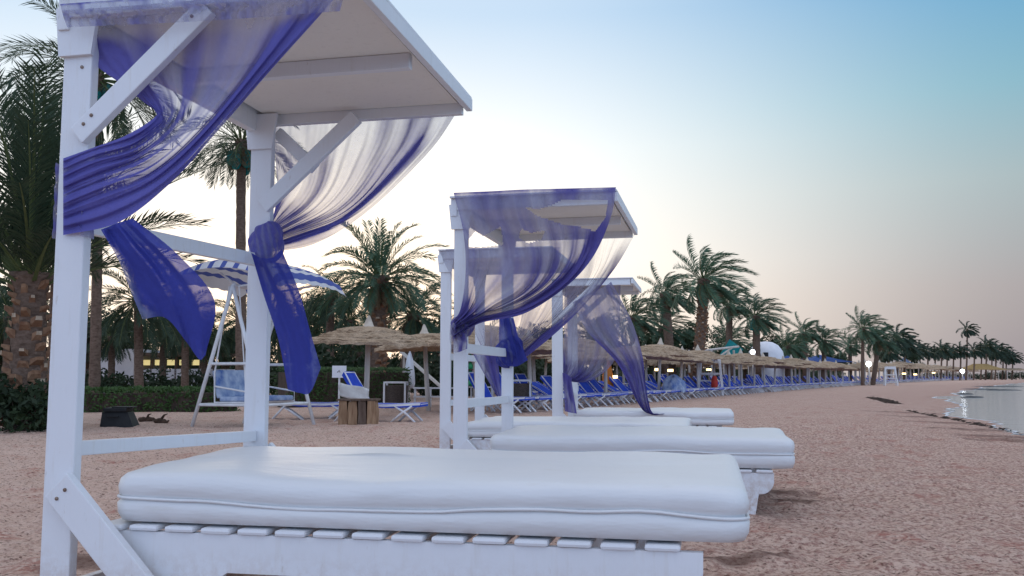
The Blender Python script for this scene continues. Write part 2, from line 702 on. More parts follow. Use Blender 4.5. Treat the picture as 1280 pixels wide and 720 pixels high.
def terrain(x, y):
    x, y = np.asarray(x, float), np.asarray(y, float)
    d = shore_d(x, y) + (vnoise(x * .25, y * .25, 3) - .5) * 1.2
    k = np.clip(d / 5.0, 0, 1)
    k = k * k * (3 - 2 * k)
    z = WATER_Z - .02 + (.02 - WATER_Z) * k
    z = np.where(d < 0, WATER_Z - .02 - np.minimum(1.2, -d * .06), z)
    near = np.clip((60 - np.hypot(x, y)) / 50, 0.15, 1)
    dry = np.clip(d / 4, 0.05, 1)
    b1 = np.abs(vnoise(x * 3.0, y * 3.0, 5) - .5) * 2
    b2 = vnoise(x * 6.5 + 9, y * 6.5, 7) - .5
    b3 = vnoise(x * 15, y * 15, 8) - .5
    bump = (b1 - .35) * .030 + b2 * .036 + b3 * .030 + (vnoise(x * .4, y * .4, 11) - .5) * .05
    return z + bump * dry * near


def build_ground():
    def axis(a, b, step, lo, hi, g):
        mid = list(np.arange(a, b, step))
        up, s, v = [], step, b
        while v < hi:
            up.append(v)
            s *= g
            v += s
        up.append(hi)
        dn, s, v = [], step, a - step
        while v > lo:
            dn.append(v)
            s *= g
            v -= s
        dn.append(lo)
        return np.array(dn[::-1] + mid + up)
    xs = axis(-5.5, 8.5, .05, -900, 900, 1.08)
    ys = axis(1.5, 15, .05, -60, 1400, 1.035)
    X, Y = np.meshgrid(xs, ys)
    Z = terrain(X, Y)
    # hollow where seaweed dried out, mounds against the beds
    nx, ny = len(xs), len(ys)
    V = np.stack([X.ravel(), Y.ravel(), Z.ravel()], 1)
    i = np.arange(nx * ny).reshape(ny, nx)
    Fq = np.stack([i[:-1, :-1].ravel(), i[:-1, 1:].ravel(), i[1:, 1:].ravel(), i[1:, :-1].ravel()], 1)
    me = bpy.data.meshes.new('beach')
    me.from_pydata(V.tolist(), [], Fq.tolist())
    me.polygons.foreach_set('use_smooth', [True] * len(me.polygons))
    me.materials.append(M['sand'])
    d = np.clip(shore_d(V[:, 0], V[:, 1]) / 14, 0, 1)
    a = me.attributes.new('shore', 'FLOAT', 'POINT')
    a.data.foreach_set('value', d.astype(np.float32))
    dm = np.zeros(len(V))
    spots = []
    for px, py, rx, ry in ((965, 612, .42, .30), (915, 693, .30, .14), (1000, 620, .3, .12), (120, 700, .25, .2), (230, 716, .3, .12)):  # darker, ragged patches of sand around the bed ends
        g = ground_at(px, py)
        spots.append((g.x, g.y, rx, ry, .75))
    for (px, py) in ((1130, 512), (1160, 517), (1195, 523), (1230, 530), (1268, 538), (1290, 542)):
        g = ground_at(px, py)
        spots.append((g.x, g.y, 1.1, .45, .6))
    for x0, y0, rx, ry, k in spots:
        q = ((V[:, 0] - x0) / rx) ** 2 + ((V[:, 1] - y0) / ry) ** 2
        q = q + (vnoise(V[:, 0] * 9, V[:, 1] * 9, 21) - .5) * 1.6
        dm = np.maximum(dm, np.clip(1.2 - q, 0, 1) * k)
    wd = shore_d(V[:, 0], V[:, 1]) + (vnoise(V[:, 0] * .25, V[:, 1] * .25, 3) - .5) * 1.2
    wet = np.clip(1 - (wd - .1) / 1.3, 0, 1) * .5
    dm = np.maximum(dm, wet)
    a = me.attributes.new('dark_sand', 'FLOAT', 'POINT')
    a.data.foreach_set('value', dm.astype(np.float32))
    o = link(bpy.data.objects.new('beach', me))
    tag(o, 'uneven pinkish brown sand trodden all over, redder beside the water', kind='structure')
    # sea
    b = MB()
    b.add([(-20, -60, WATER_Z), (1400, -60, WATER_Z), (1400, 1400, WATER_Z), (-20, 1400, WATER_Z)], [(0, 1, 2, 3)])
    s = b.build('sea', M['water'])
    tag(s, 'calm pale grey water of the bay', kind='structure')
    # thin line of foam along the water's edge
    b = MB()
    b.smooth = True
    yy = np.concatenate([np.linspace(12, 60, 120), np.linspace(61, 160, 80)])
    vs, fs = [], []
    for k, y in enumerate(yy):
        xx = np.interp(y, SHORE_Y, SHORE_X) + np.linspace(-4, 4, 161)
        zz = terrain(xx, np.full_like(xx, y))
        hit = np.nonzero(zz < WATER_Z)[0]
        x = xx[hit[0]] if len(hit) else xx[80]
        w = .02 + .0012 * y * (.6 + .8 * vnoise(np.array([y * .7]), np.array([1.]), 3)[0])
        vs += [(x + .02, y, WATER_Z + .005), (x + .02 + w * 2, y, WATER_Z + .005)]
        if k:
            fs.append((2 * k - 2, 2 * k - 1, 2 * k + 1, 2 * k))
    b.add(vs, fs)
    tag(b.build('shore_foam', M['foam']), 'pale foam line where the water meets the sand', kind='stuff')


build_ground()


def gz(x, y):
    return float(terrain(np.array([x]), np.array([y]))[0])


# ------------------------------------------------------------------ daybeds
class Bed:
    """frame of a daybed: origin at the near head post, a = length axis (head -> foot), w = across (near -> far)"""

    def __init__(self, px, Y, ang, W, roof_z, roof_len, mat_z, mat_t, mat_l0, mat_l1, rail_z, plank=.13, mat_w=None, skew=0.0):
        self.o = foot(px, Y)
        self.ang = R(ang)
        self.L = Vector((math.cos(self.ang), -math.sin(self.ang), 0))
        self.Wd = Vector((math.sin(self.ang), math.cos(self.ang), 0))
        self.W, self.roof_z, self.roof_len = W, roof_z, roof_len
        self.mat_z, self.mat_t, self.mat_l0, self.mat_l1 = mat_z, mat_t, mat_l0, mat_l1
        self.rail_z, self.plank = rail_z, plank
        self.mat_w = mat_w or W - .06
        self.skew = skew

    def P(self, l, w, z):
        return self.o + self.L * l + self.Wd * w + Vector((0, 0, z))

    def pix(self, px, py, w):
        d = ray(px, py)
        n = self.Wd
        c = Vector((0, 0, CAM_H))
        t = ((self.o - c).dot(n) + w) / d.dot(n)
        return c + d * t


def rrect(l0, l1, w0, w1, r, n=10, step=.06):
    pts = []
    for cx, cy, a0 in ((l1 - r, w0 + r, -90), (l1 - r, w1 - r, 0), (l0 + r, w1 - r, 90), (l0 + r, w0 + r, 180)):
        for k in range(n + 1):
            a = R(a0 + 90 * k / n)
            pts.append((cx + r * math.cos(a), cy + r * math.sin(a)))
    out = []
    m = len(pts)
    for i in range(m):
        p, q = pts[i], pts[(i + 1) % m]
        d = math.hypot(q[0] - p[0], q[1] - p[1])
        k = max(1, int(d / step))
        for j in range(k):
            out.append((p[0] + (q[0] - p[0]) * j / k, p[1] + (q[1] - p[1]) * j / k))
    return out


def build_bed(b, label, seed, roof_braces=True):
    rnd = random.Random(seed)
    root = thing('beach_daybed', label, 'daybed', b.o, -b.ang, 'canopied daybeds on the sand')
    X, Yv, Zv = Vector((1, 0, 0)), Vector((0, 1, 0)), Vector((0, 0, 1))
    p = b.plank
    th = .042
    rz = b.roof_z
    W = b.W
    # posts (flat boards, wide face towards the near side)
    for w in (0, W):
        q = MB()
        q.plank((0, w, -.05), (0, w, rz - .115), X, p, th, .005)
        post = q.build('post', M['white'], root)
    # end beam under the roof at the head, projecting a little past both posts
    q = MB()
    q.plank((-.045, -.05, rz - .043), (-.045, W + .05, rz - .043), Zv, .126, .045)
    q.build('roof_beam', M['white'], root)
    # gusset pieces on top of the posts
    for w in (-.028, W - .028):
        q = MB()
        q.prism([(-.085, rz - .02), (.09, rz - .02), (.066, rz - .20), (-.066, rz - .20)], (0, w - .012, 0), X, Zv, Yv, .018)
        q.build('gusset', M['white'], root)
    # rails between the posts
    for z in b.rail_z:
        q = MB()
        q.plank((.0, th / 2 + .002, z[0]), (0.0, W - th / 2 - .002, z[1]), Zv, z[2], .035)
        q.build('cross_rail', M['white'], root)
    q = MB()
    q.plank((.0, th / 2 + .002, .14), (0.0, W - th / 2 - .002, .14), Zv, .09, .035)
    q.build('cross_rail', M['white'], root)
    # roof: ceiling boards, edge boards, joists, top sheet
    rl = b.roof_len
    roof = MB()
    roof.box((rl / 2 - .02, W / 2, rz + .028), (rl + .10, W + .16, .014), None, .004)
    roof_o = roof.build('roof', M['white'], root)
    c = MB()
    c.box((rl / 2 - .01, W / 2, rz - .004), (rl - .03, W + .02, .016), None, 0)
    c.build('ceiling', M['ceiling'], roof_o)
    for k, w in enumerate((-.035, W * .5, W + .035)):
        j = MB()
        zj, hj = (rz - .022, .085) if k != 1 else (rz - .045, .064)
        j.plank((-.02, w, zj), (rl - .005 if k != 1 else rl - .03, w, zj), Zv, hj, .04)
        j.build('joist', M['white'], roof_o)
    for l in (rl + .02,):
        j = MB()
        j.plank((l, -.075, rz - .018), (l, W + .075, rz - .008), Zv, .062, .03)
        j.build('fascia', M['white'], roof_o)
    # braces: post to roof
    for w in ((0, W) if roof_braces else ()):
        ww = w + (-.035 if w == 0 else -.04)
        q = MB()
        q.plank((.03, ww, rz - .50), (.52, ww, rz - .065), Zv, .075, .034)
        q.build('brace', M['white'], root)
    if roof_braces:
      q = MB()
      q.plank((.06, W + .034, rz - .10), (.27, W + .034, rz - .30), Zv, .06, .03)
      q.build('brace', M['white'], root)
    # braces: post to base
    mb = b.mat_z - b.mat_t            # mattress underside
    for w in (0, W):
        ww = w - .045 if w == 0 else w + .045
        q = MB()
        q.plank((.02, ww, mb + .13), (.56, ww, mb - .42), Zv, .115, .034)
        q.build('lower_brace', M['white'], root)
    if seed == 1:
        for (l, w, z) in ((-.02, -.023, mb + .10), (.02, -.023, mb + .06), (.0, -.023, rz - .16), (.02, -.023, rz - .24), (.03, -.064, mb + .085), (.06, -.064, mb + .115), (.36, -.064, mb - .20),
                          (.06, -.054, rz - .46), (.09, -.054, rz - .43), (.47, -.054, rz - .10)):
            q = MB()
            q.smooth = True
            q.tube([(l, w + .004, z), (l, w - .0015, z)], .0065, 10)
            q.build('screw', M['rust'], root)
    # side panels with legs and rounded ends
    st = .026                          # slat thickness
    zt = mb - st
    zb = max(zt - .137, .06)
    l0, l1 = b.mat_l0 - .08, b.mat_l1 - .14

    def panel_outline():
        pts = [(l0, zt)]
        r = .10
        pts += [(l0 - .005, zt - .03)]
        for k in range(7):
            a = R(180 + 90 * k / 6)
            pts.append((l0 + r + r * math.cos(a), zb + r + r * math.sin(a)))
        la = l0 + .24
        pts += [(la, zb), (la + .03, -.04), (la + .20, -.04), (la + .26, zb - .0), (la + .28, zb + .012)]
        lb = l1 - .19
        pts += [(lb - .22, zb + .012), (lb - .20, zb), (lb - .14, -.04), (lb + .06, -.04), (lb + .09, zb)]
        r2 = .09
        for k in range(8):
            a = R(270 + 80 * k / 7)
            pts.append((l1 - r2 + r2 * math.cos(a), zb + r2 + r2 * math.sin(a)))
        pts += [(l1, zt)]
        return pts
    mw = b.mat_w
    for w in (.012, mw - .05):
        q = MB()
        q.prism(panel_outline(), (0, w, 0), X, Zv, Yv, .032)
        q.build('side_panel', M['white'], root)
    q = MB()
    for l in (l0 + .35, (l0 + l1) / 2, l1 - .40):
        q.plank((l, .05, zt - .09), (l, mw - .055, zt - .09), Zv, .10, .03)
    q.build('bearer', M['white'], root)
    q = MB()
    l = l0 + .02
    sw = .108
    while l + sw < l1 - .005:
        dz = rnd.uniform(-.0015, .0015)
        q.box((l + sw / 2, mw / 2 - .016, mb - st / 2 - .002 + dz), (sw, mw - .03, st - .006), None, .010)
        l += sw + .026
    q.build('slats', M['white'], root)
    # mattress
    t = b.mat_t
    m = MB()
    m.smooth = True
    prof = [(.05, 0), (.015, .006), (.003, .03 * t / .16), (0, .06 * t / .16), (.012, .074 * t / .16), (.014, .080 * t / .16), (.004, .092 * t / .16),
            (.0, .120 * t / .16), (.006, .141 * t / .16), (.022, .154 * t / .16), (.06, .159 * t / .16), (.15, .161 * t / .16), (.28, .164 * t / .16), (.42, .165 * t / .16), (.56, .165 * t / .16)]
    base = rrect(b.mat_l0, b.mat_l1, 0, mw, .075)
    n = len(base)
    lc, wc = (b.mat_l0 + b.mat_l1) / 2, mw / 2
    hl, hw = (b.mat_l1 - b.mat_l0) / 2, mw / 2
    vs = []
    for ins, z in prof:
        for (l, w) in base:
            sx = max(0.0, 1 - ins / hl)
            sy = max(0.0, 1 - min(ins, hw * .98) / hw)
            x, y = lc + (l - lc) * sx, wc + (w - wc) * sy
            e = (vnoise(np.array([x * 2.1 + seed]), np.array([y * 2.1 + z * 9]), 31)[0] - .5)
            e2 = (vnoise(np.array([x * 6 + seed]), np.array([y * 5 + z * 14]), 33)[0] - .5)
            k = min(1, z / (t * .5)) if z < t * .5 else 1
            dz = k * (e * .026 + e2 * .010)
            dw = (e2 * .006 + e * .006) * (-1 if w < wc else 1)
            vs.append((x - b.skew * y * max(0.0, 1 - (x - b.mat_l0) / (hl * 2)), y + dw, mb + z + dz))
    fs = []
    for i in range(len(prof) - 1):
        for k in range(n):
            a, c2 = i * n + k, i * n + (k + 1) % n
            fs.append((a, c2, c2 + n, a + n))
    fs.append(tuple(range(n))[::-1])
    fs.append(tuple(range((len(prof) - 1) * n, len(prof) * n)))
    m.add(vs, fs)
    mo = m.build('mattress', M['vinyl'], root)
    pp = MB()
    pp.smooth = True
    ring = [Vector(v) for v in vs[5 * n:6 * n]]
    ring = [Vector((lc + (v.x - lc) * (1 + .010 / hl), wc + (v.y - wc) * (1 + .010 / hw), v.z - .002 + .003 * math.sin(v.x * 4.1 + seed) + .002 * math.sin(v.x * 13))) for v in ring]
    pp.tube(ring + [ring[0]], .0055, 6, False)
    pp.build('piping', M['vinyl'], mo)
    return root


BEDS = [
    Bed(84, 3.25, 12.0, 1.40, 2.248, 1.05, .565, .165, .19, 2.32, ((.645, .605, .052), (1.445, 1.48, .062)), .115, None, .22),
    Bed(576, 6.57, 12.5, 1.50, 2.150, 1.10, .490, .20, .20, 2.27, ((.70, .70, .06), (1.10, 1.10, .07)), .10, None, .05),
    Bed(557, 9.50, 12.0, 1.45, 2.17, 1.10, .440, .16, .20, 2.45, ((.62, .62, .06), (1.10, 1.10, .07)), .11),
    Bed(697, 12.7, 12.0, 1.45, 2.20, 1.02, .430, .18, .20, 2.35, ((.62, .62, .06), (1.10, 1.10, .07)), .15),
]
for bed, (lb, sd_) in zip(BEDS, (
        ('big white wooden daybed nearest the viewer with thick vinyl mattress and slatted base', 1),
        ('second white daybed whose canopy carries a torn violet net', 2),
        ('third white daybed mostly hidden behind the torn canopy', 3),
        ('last white daybed with long violet net trailing onto its mattress', 4))):
    build_bed(bed, lb, sd_, sd_ in (1, 4))


# ------------------------------------------------------------------ curtains
def cr(pts, n):
    """Catmull-Rom through pts, n samples even in arc length"""
    P = np.array(pts, float)
    if len(P) == 2:
        t = np.linspace(0, 1, n)[:, None]
        return P[0] * (1 - t) + P[1] * t
    Q = np.vstack([2 * P[0] - P[1], P, 2 * P[-1] - P[-2]])
    out = []
    for i in range(1, len(Q) - 2):
        t = np.linspace(0, 1, 24, endpoint=False)[:, None]
        a, b, c, d = Q[i - 1], Q[i], Q[i + 1], Q[i + 2]
        out.append(.5 * ((2 * b) + (-a + c) * t + (2 * a - 5 * b + 4 * c - d) * t ** 2 + (-a + 3 * b - 3 * c + d) * t ** 3))
    out.append(P[-1:])
    S = np.vstack(out)
    d = np.r_[0, np.cumsum(np.hypot(*(S[1:] - S[:-1]).T[:2]))]
    k = np.linspace(0, d[-1], n)
    return np.stack([np.interp(k, d, S[:, j]) for j in range(S.shape[1])], 1)


def inside(px, py, poly):
    c = False
    j = len(poly) - 1
    for i in range(len(poly)):
        xi, yi = poly[i]
        xj, yj = poly[j]
        if (yi > py) != (yj > py) and px < (xj - xi) * (py - yi) / (yj - yi) + xi:
            c = not c
        j = i
    return c


def drape(name, bed, w, strands, dens, parent, mat, M_=90, N_=64, amp=.02, nf=9, seed=0, holes=(), flat_end=0, wfun=None, streak=.3):
    """cloth hanging in the bed plane at offset w.  strands: outlines of threads, top to tie; dens(s,t) -> cloth thickness"""
    rnd = np.random.RandomState(seed)
    ss = np.array([s for s, _ in strands])
    G = np.stack([cr(p, N_) for _, p in strands], 0)           # K,N,2
    s = np.linspace(0, 1, M_)
    K = len(ss)
    # smooth interpolation across threads
    out = np.zeros((M_, N_, 2))
    for i, x in enumerate(s):
        k = min(max(np.searchsorted(ss, x) - 1, 0), K - 2)
        u = (x - ss[k]) / (ss[k + 1] - ss[k])
        p1, p2 = G[k], G[k + 1]
        m1 = (G[k + 1] - G[k - 1]) / (ss[k + 1] - ss[k - 1]) if k > 0 else (p2 - p1) / (ss[k + 1] - ss[k])
        m2 = (G[k + 2] - G[k]) / (ss[k + 2] - ss[k]) if k + 2 < K else (p2 - p1) / (ss[k + 1] - ss[k])
        h = ss[k + 1] - ss[k]
        out[i] = (2 * u ** 3 - 3 * u ** 2 + 1) * p1 + (u ** 3 - 2 * u ** 2 + u) * h * m1 + (-2 * u ** 3 + 3 * u ** 2) * p2 + (u ** 3 - u ** 2) * h * m2
    tt = np.linspace(0, 1, N_)
    S, T = np.meshgrid(s, tt, indexing='ij')
    ph = rnd.rand(6) * 6.28
    wob = .035 * np.sin(5 * T + ph[0]) + .02 * np.sin(11 * T + ph[1])
    fold = (np.sin(2 * np.pi * nf * (S + wob) + ph[2]) * .6 + np.sin(2 * np.pi * nf * 2.3 * (S + wob * .7) + ph[3]) * .18 + (vnoise(S * nf * 1.7 + 5, T * 3, seed + 3) - .5) * 1.4)
    env = np.clip(T / .06, .35, 1)
    off = fold * amp * env
    st = vnoise(S * nf * 1.5 + wob * nf * 1.5, T * 2.2 + 3, seed + 11)
    st2 = vnoise(S * nf * 5.1 + wob * nf * 5, T * 2.5 + 7, seed + 17)
    D = np.vectorize(dens)(S, T) + streak * ((st - .5) * 1.5 + (st2 - .5) * .35)
    b = MB()
    b.smooth = True
    V, DD = [], []
    for i in range(M_):
        for j in range(N_):
            ww = w + off[i, j] + (wfun(s[i], tt[j]) if wfun else 0)
            V.append(bed.pix(out[i, j, 0], out[i, j, 1], ww))
            DD.append(min(1.0, max(0.02, D[i, j])))
    Fs = []
    for i in range(M_ - 1):
        for j in range(N_ - 1):
            if holes:
                cx, cy = out[i:i + 2, j:j + 2].reshape(-1, 2).mean(0)
                if any(inside(cx, cy, h) for h in holes):
                    continue
            Fs.append((i * N_ + j, (i + 1) * N_ + j, (i + 1) * N_ + j + 1, i * N_ + j + 1))
    b.add(V, Fs)
    return b.build(name, mat, parent, {'weave': DD})


def knot(bed, w, px, py, rx, ry, parent, seed, mat):
    """cloth wound round a post: a lumpy twisted ring"""
    c = bed.pix(px, py, w)
    sc = (c - Vector((0, 0, CAM_H))).length / F_PX
    b = MB()
    b.smooth = True
    n, k = 48, 28
    V, F_ = [], []
    for i in range(n):
        a = 2 * math.pi * i / n
        for j in range(k + 1):
            q = math.pi * j / k
            tw = a + 1.1 * math.cos(q)
            fold = 1 + .10 * math.sin(5 * tw + seed) + .06 * math.sin(11 * tw + 2 * seed)
            r = math.sin(q) ** .6 * fold
            V.append(c + bed.L * (math.cos(a) * r * rx * sc) + bed.Wd * (math.sin(a) * r * rx * sc * .85) + Vector((0, 0, math.cos(q) * ry * sc + .12 * math.cos(a) * ry * sc)))
    for i in range(n):
        for j in range(k):
            a, c2 = i * (k + 1) + j, ((i + 1) % n) * (k + 1) + j
            F_.append((a, c2, c2 + 1, a + 1))
    b.add(V, F_)
    return b.build('knot', mat, parent, {'weave': [.78 + .14 * math.sin(k_ * .37) for k_ in range(len(V))]})


def sm(x, a, b):
    if a == b:
        return float(x >= b)
    k = min(1, max(0, (x - a) / (b - a)))
    return k * k * (3 - 2 * k)


def curtain(label, bed, w):
    return thing('sheer_curtain', label, 'curtain', (0, 0, 0), 0, 'violet net curtains tied to the daybeds')


# --- nearest bed, near post
b1 = BEDS[0]
c = curtain('wide violet net sweeping from the nearest canopy edge down to its tall near post', b1, 0)
drape('drape', b1, -.085, [
    (0.0, [(77, 13), (92, 48), (118, 80), (150, 104), (180, 128), (196, 143), (160, 168), (118, 184), (79, 198)]),
    (.12, [(120, 10), (128, 45), (150, 80), (178, 112), (198, 138), (200, 148), (165, 176), (120, 192), (79, 208)]),
    (.28, [(175, 6), (180, 45), (195, 85), (212, 120), (210, 150), (170, 186), (122, 204), (79, 222)]),
    (.42, [(232, 1), (234, 50), (236, 100), (222, 148), (178, 192), (124, 216), (79, 234)]),
    (.56, [(285, -4), (280, 50), (264, 110), (230, 160), (182, 202), (126, 228), (79, 246)]),
    (.70, [(335, -7), (325, 40), (298, 98), (244, 164), (186, 216), (128, 242), (79, 260)]),
    (.85, [(385, -10), (365, 28), (322, 88), (258, 164), (194, 226), (134, 260), (79, 276)]),
    (1.0, [(428, -13), (392, 28), (338, 88), (270, 166), (216, 226), (150, 277), (79, 294)])],
    lambda s, t: (.44 + .16 * sm(t, .10, .22) * (1 - sm(s, .25, .5)) + .52 * sm(.22 - s, 0, .12) * sm(t, .08, .2) * (1 - sm(t, .55, .75)) + .16 * sm(t, .08, .16)
                  + .42 * sm(s, .66, .80) * sm(t, .02, .12) + .22 * sm(t, .52, .72) - .18 * sm(s, .9, .98) * sm(t, .25, .5)),
    c, M['net'], 120, 90, .014, 8, 3, streak=.26,
    wfun=lambda s, t: .05 * sm(t, .86, 1) + .10 * (1 - sm(s, .5, .68)) * (1 - sm(t, .5, .66)) * sm(t, .0, .05))
drape('valance', b1, -.115, [
    (0, [(75, 5), (79, 20), (84, 34)]), (.5, [(255, -8), (256, 8), (257, 26)]), (1, [(432, -22), (429, -2), (425, 14)])],
    lambda s, t: .44 + .4 * sm(.06 - t, -.05, .05), c, M['net'], 160, 10, .010, 30, 5, streak=.34)
# cloth going round the post's far side
wr = MB()
wr.smooth = True
V, DD = [], []
rn = np.random.RandomState(2)
prof = [(-.063, -.030), (-.066, -.01), (-.064, .022), (-.05, .032), (.05, .032), (.066, .022), (.068, -.02), (.064, -.05)]
zs = np.linspace(0, 1, 16)
p_top, p_bot = b1.pix(79, 198, -.08).z - b1.o.z, b1.pix(79, 294, -.08).z - b1.o.z
for i, (l, w) in enumerate(prof):
    for t in zs:
        f = .006 * math.sin(t * 21 + i) + .004 * math.sin(t * 43)
        V.append(b1.P(l * (1 + f * 4), w * (1 + f * 4), p_top + (p_bot - p_top) * t))
        DD.append(.58 + .2 * math.sin(t * 17))
wr.add(V, [(i * 16 + j, i * 16 + 16 + j, i * 16 + 17 + j, i * 16 + 1 + j) for i in range(len(prof) - 1) for j in range(15)])
wr.build('wrap', M['net'], c, {'weave': DD})
drape('tail', b1, -.10, [
    (0, [(126, 287), (148, 325), (164, 365), (178, 399)]),
    (.22, [(134, 284), (168, 328), (192, 368), (206, 397)]),
    (.5, [(146, 279), (190, 328), (218, 376), (232, 426)]),
    (.78, [(156, 276), (208, 325), (244, 378), (249, 449)]),
    (1, [(166, 273), (222, 318), (268, 376), (257, 444)])],
    lambda s, t: .86 - .35 * sm(.12 - s, 0, .12) * sm(t, .1, .4) - .15 * sm(t, .8, 1) + .1, c, M['net_tail'], 60, 60, .020, 2.2, 8, streak=.16,
    wfun=lambda s, t: .06 * t - .05 * math.sin(t * 3) * s)
# --- nearest bed, far post
c = curtain('pale sheer net under the nearest roof ending in a dark knotted tail', b1, 0)
Wb = b1.W
drape('drape', b1, Wb + .075, [
    (0, [(340, 139), (344, 190), (346, 245), (338, 284)]),
    (.25, [(400, 138.5), (396, 195), (378, 255), (334, 292)]),
    (.5, [(458, 138), (446, 195), (402, 262), (334, 300)]),
    (.75, [(516, 137), (494, 192), (428, 266), (334, 306)]),
    (.9, [(552, 137), (522, 190), (440, 268), (380, 296), (333, 310)]),
    (1, [(574, 136), (536, 190), (462, 262), (395, 304), (332, 316)])],
    lambda s, t: .58 + .30 * sm(t, .62, .82) * (1 - .5 * sm(s, .93, 1)) + .5 * sm(s, .80, .86) * (1 - sm(s, .90, .95)) * sm(t, .05, .25) + .12 * sm(.03 - t, -.03, .03),
    c, M['net'], 150, 70, .022, 9, 14, streak=.27)
knot(b1, Wb - .02, 333, 305, 20, 25, c, 1.3, M['net'])
drape('tail', b1, Wb - .14, [
    (0, [(314, 316), (330, 370), (348, 425), (360, 487)]),
    (.35, [(326, 322), (348, 375), (366, 425), (374, 491)]),
    (.7, [(340, 322), (366, 375), (384, 430), (388, 490)]),
    (1, [(352, 312), (374, 365), (388, 415), (401, 460)])],
    lambda s, t: .92, c, M['net_tail'], 50, 50, .018, 1.7, 21, streak=.14, wfun=lambda s, t: -.05 * math.sin(s * 3.1))

# --- second bed
b2 = BEDS[1]
c = curtain('torn violet net on the second canopy with a ragged hole under its roof', b2, 0)
drape('drape', b2, -.125, [
    (0, [(567, 241), (579, 290), (582, 340), (576, 385), (566, 402)]),
    (.1, [(590, 240), (597, 290), (596, 340), (585, 384), (568, 404)]),
    (.22, [(615, 239), (622, 300), (610, 350), (592, 385), (569, 407)]),
    (.4, [(652, 237), (664, 305), (652, 356), (612, 386), (569, 410)]),
    (.6, [(692, 236), (698, 308), (676, 355), (632, 384), (590, 394), (569, 413)]),
    (.8, [(732, 235), (728, 300), (702, 345), (655, 380), (600, 397), (568, 417)]),
    (1, [(770, 234), (764, 270), (742, 320), (708, 358), (655, 392), (600, 404), (566, 424)])],
    lambda s, t: .68 + .10 * sm(t, .30, .5) * sm(s, .3, .5) * (1 - sm(t, .6, .7)) + .30 * sm(t, .72, .9) + .40 * sm(s, .80, .90) * sm(t, .08, .25) + .25 * sm(.015 - t, -.02, .02),
    c, M['net_dark'], 200, 130, .03, 8, 31, streak=.22,
    holes=[[(655, 258), (672, 262), (690, 256), (702, 250), (730, 249), (760, 250), (757, 272), (744, 289), (726, 284), (708, 282), (690, 276), (672, 270)],
           [(585, 300), (594, 289), (604, 295), (614, 290), (626, 283), (629, 306), (606, 309), (586, 309)],
           [(652, 286), (664, 291), (682, 288), (676, 300), (660, 304), (648, 297)]])
knot(b2, -.06, 578, 408, 14, 15, c, .4, M['net_dark'])
drape('tail', b2, -.11, [
    (0, [(563, 406), (562, 424), (566, 441)]), (.5, [(571, 408), (573, 424), (574, 440)]), (1, [(580, 408), (584, 422), (584, 436)])],
    lambda s, t: .55 + .35 * s, c, M['net_dark'], 30, 24, .015, 2.5, 9, streak=.5)
c = curtain('violet net behind the torn one gathered in a dark blue knot', b2, 0)
drape('drape', b2, b2.W + .08, [
    (0, [(650, 289), (655, 340), (652, 395), (640, 432)]),
    (.3, [(700, 289), (700, 340), (680, 395), (640, 438)]),
    (.6, [(748, 288), (738, 340), (696, 395), (640, 446)]),
    (.88, [(782, 288), (756, 336), (712, 388), (672, 424), (640, 452)]),
    (1, [(797, 287), (768, 336), (726, 386), (688, 422), (640, 460)])],
    lambda s, t: .30 + .35 * sm(t, .45, .8) + .45 * sm(s, .84, .92) * sm(t, .05, .2), c, M['net_dark'], 80, 60, .03, 8, 41, streak=.3)
knot(b2, b2.W - .03, 637, 440, 17, 18, c, 2.2, M['net_tail'])
drape('tail', b2, b2.W - .11, [(0, [(624, 396), (624, 430), (628, 456)]), (.5, [(633, 396), (638, 430), (645, 458)]), (1, [(642, 398), (650, 428), (660, 450)])],
      lambda s, t: .92, c, M['net_tail'], 30, 24, .02, 2.5, 17, streak=.2)
# --- third bed
b3 = BEDS[2]
c = curtain('violet net of the third daybed showing behind the posts of the second', b3, 0)
drape('drape', b3, -.08, [
    (0, [(548, 311), (556, 330), (566, 350), (584, 392), (600, 430), (612, 446)]),
    (.5, [(620, 310), (625, 350), (628, 400), (620, 430), (613, 450)]),
    (1, [(700, 309), (690, 350), (668, 400), (640, 436), (614, 456)])],
    lambda s, t: .32 + .3 * sm(t, .6, .9), c, M['net_dark'], 50, 40, .03, 6, 51)
drape('tail', b3, -.10, [(0, [(590, 440), (602, 462), (616, 486), (623, 500)]), (.5, [(604, 441), (614, 466), (620, 486), (624, 500)]), (1, [(622, 442), (624, 465), (626, 486), (627, 499)])],
      lambda s, t: .85, c, M['net_dark'], 30, 30, .02, 3, 52)
# --- last bed
b4 = BEDS[3]
c = curtain('violet net scooped beside the tapered post of the last daybed', b4, 0)
drape('drape', b4, .25, [
    (0, [(706, 352), (705, 400), (704, 440), (703, 464)]),
    (.3, [(728, 352), (728, 400), (724, 445), (712, 470), (703, 468)]),
    (.65, [(752, 351), (752, 400), (746, 450), (722, 474), (703, 470)]),
    (1, [(776, 350), (774, 400), (768, 450), (742, 474), (722, 478), (703, 474)])],
    lambda s, t: .60 + .3 * sm(t, .70, .88), c, M['net_dark'], 70, 60, .04, 6, 61, streak=.2)
drape('tail', b4, -.10, [(0, [(703, 466), (705, 490), (706, 514)]), (.5, [(709, 468), (711, 490), (714, 516)]), (1, [(714, 472), (717, 492), (721, 517)])],
      lambda s, t: .95, c, M['net_dark'], 24, 24, .02, 2, 62)
c = curtain('long violet net panel hanging from the last canopy corner onto the mattress', b4, 0)
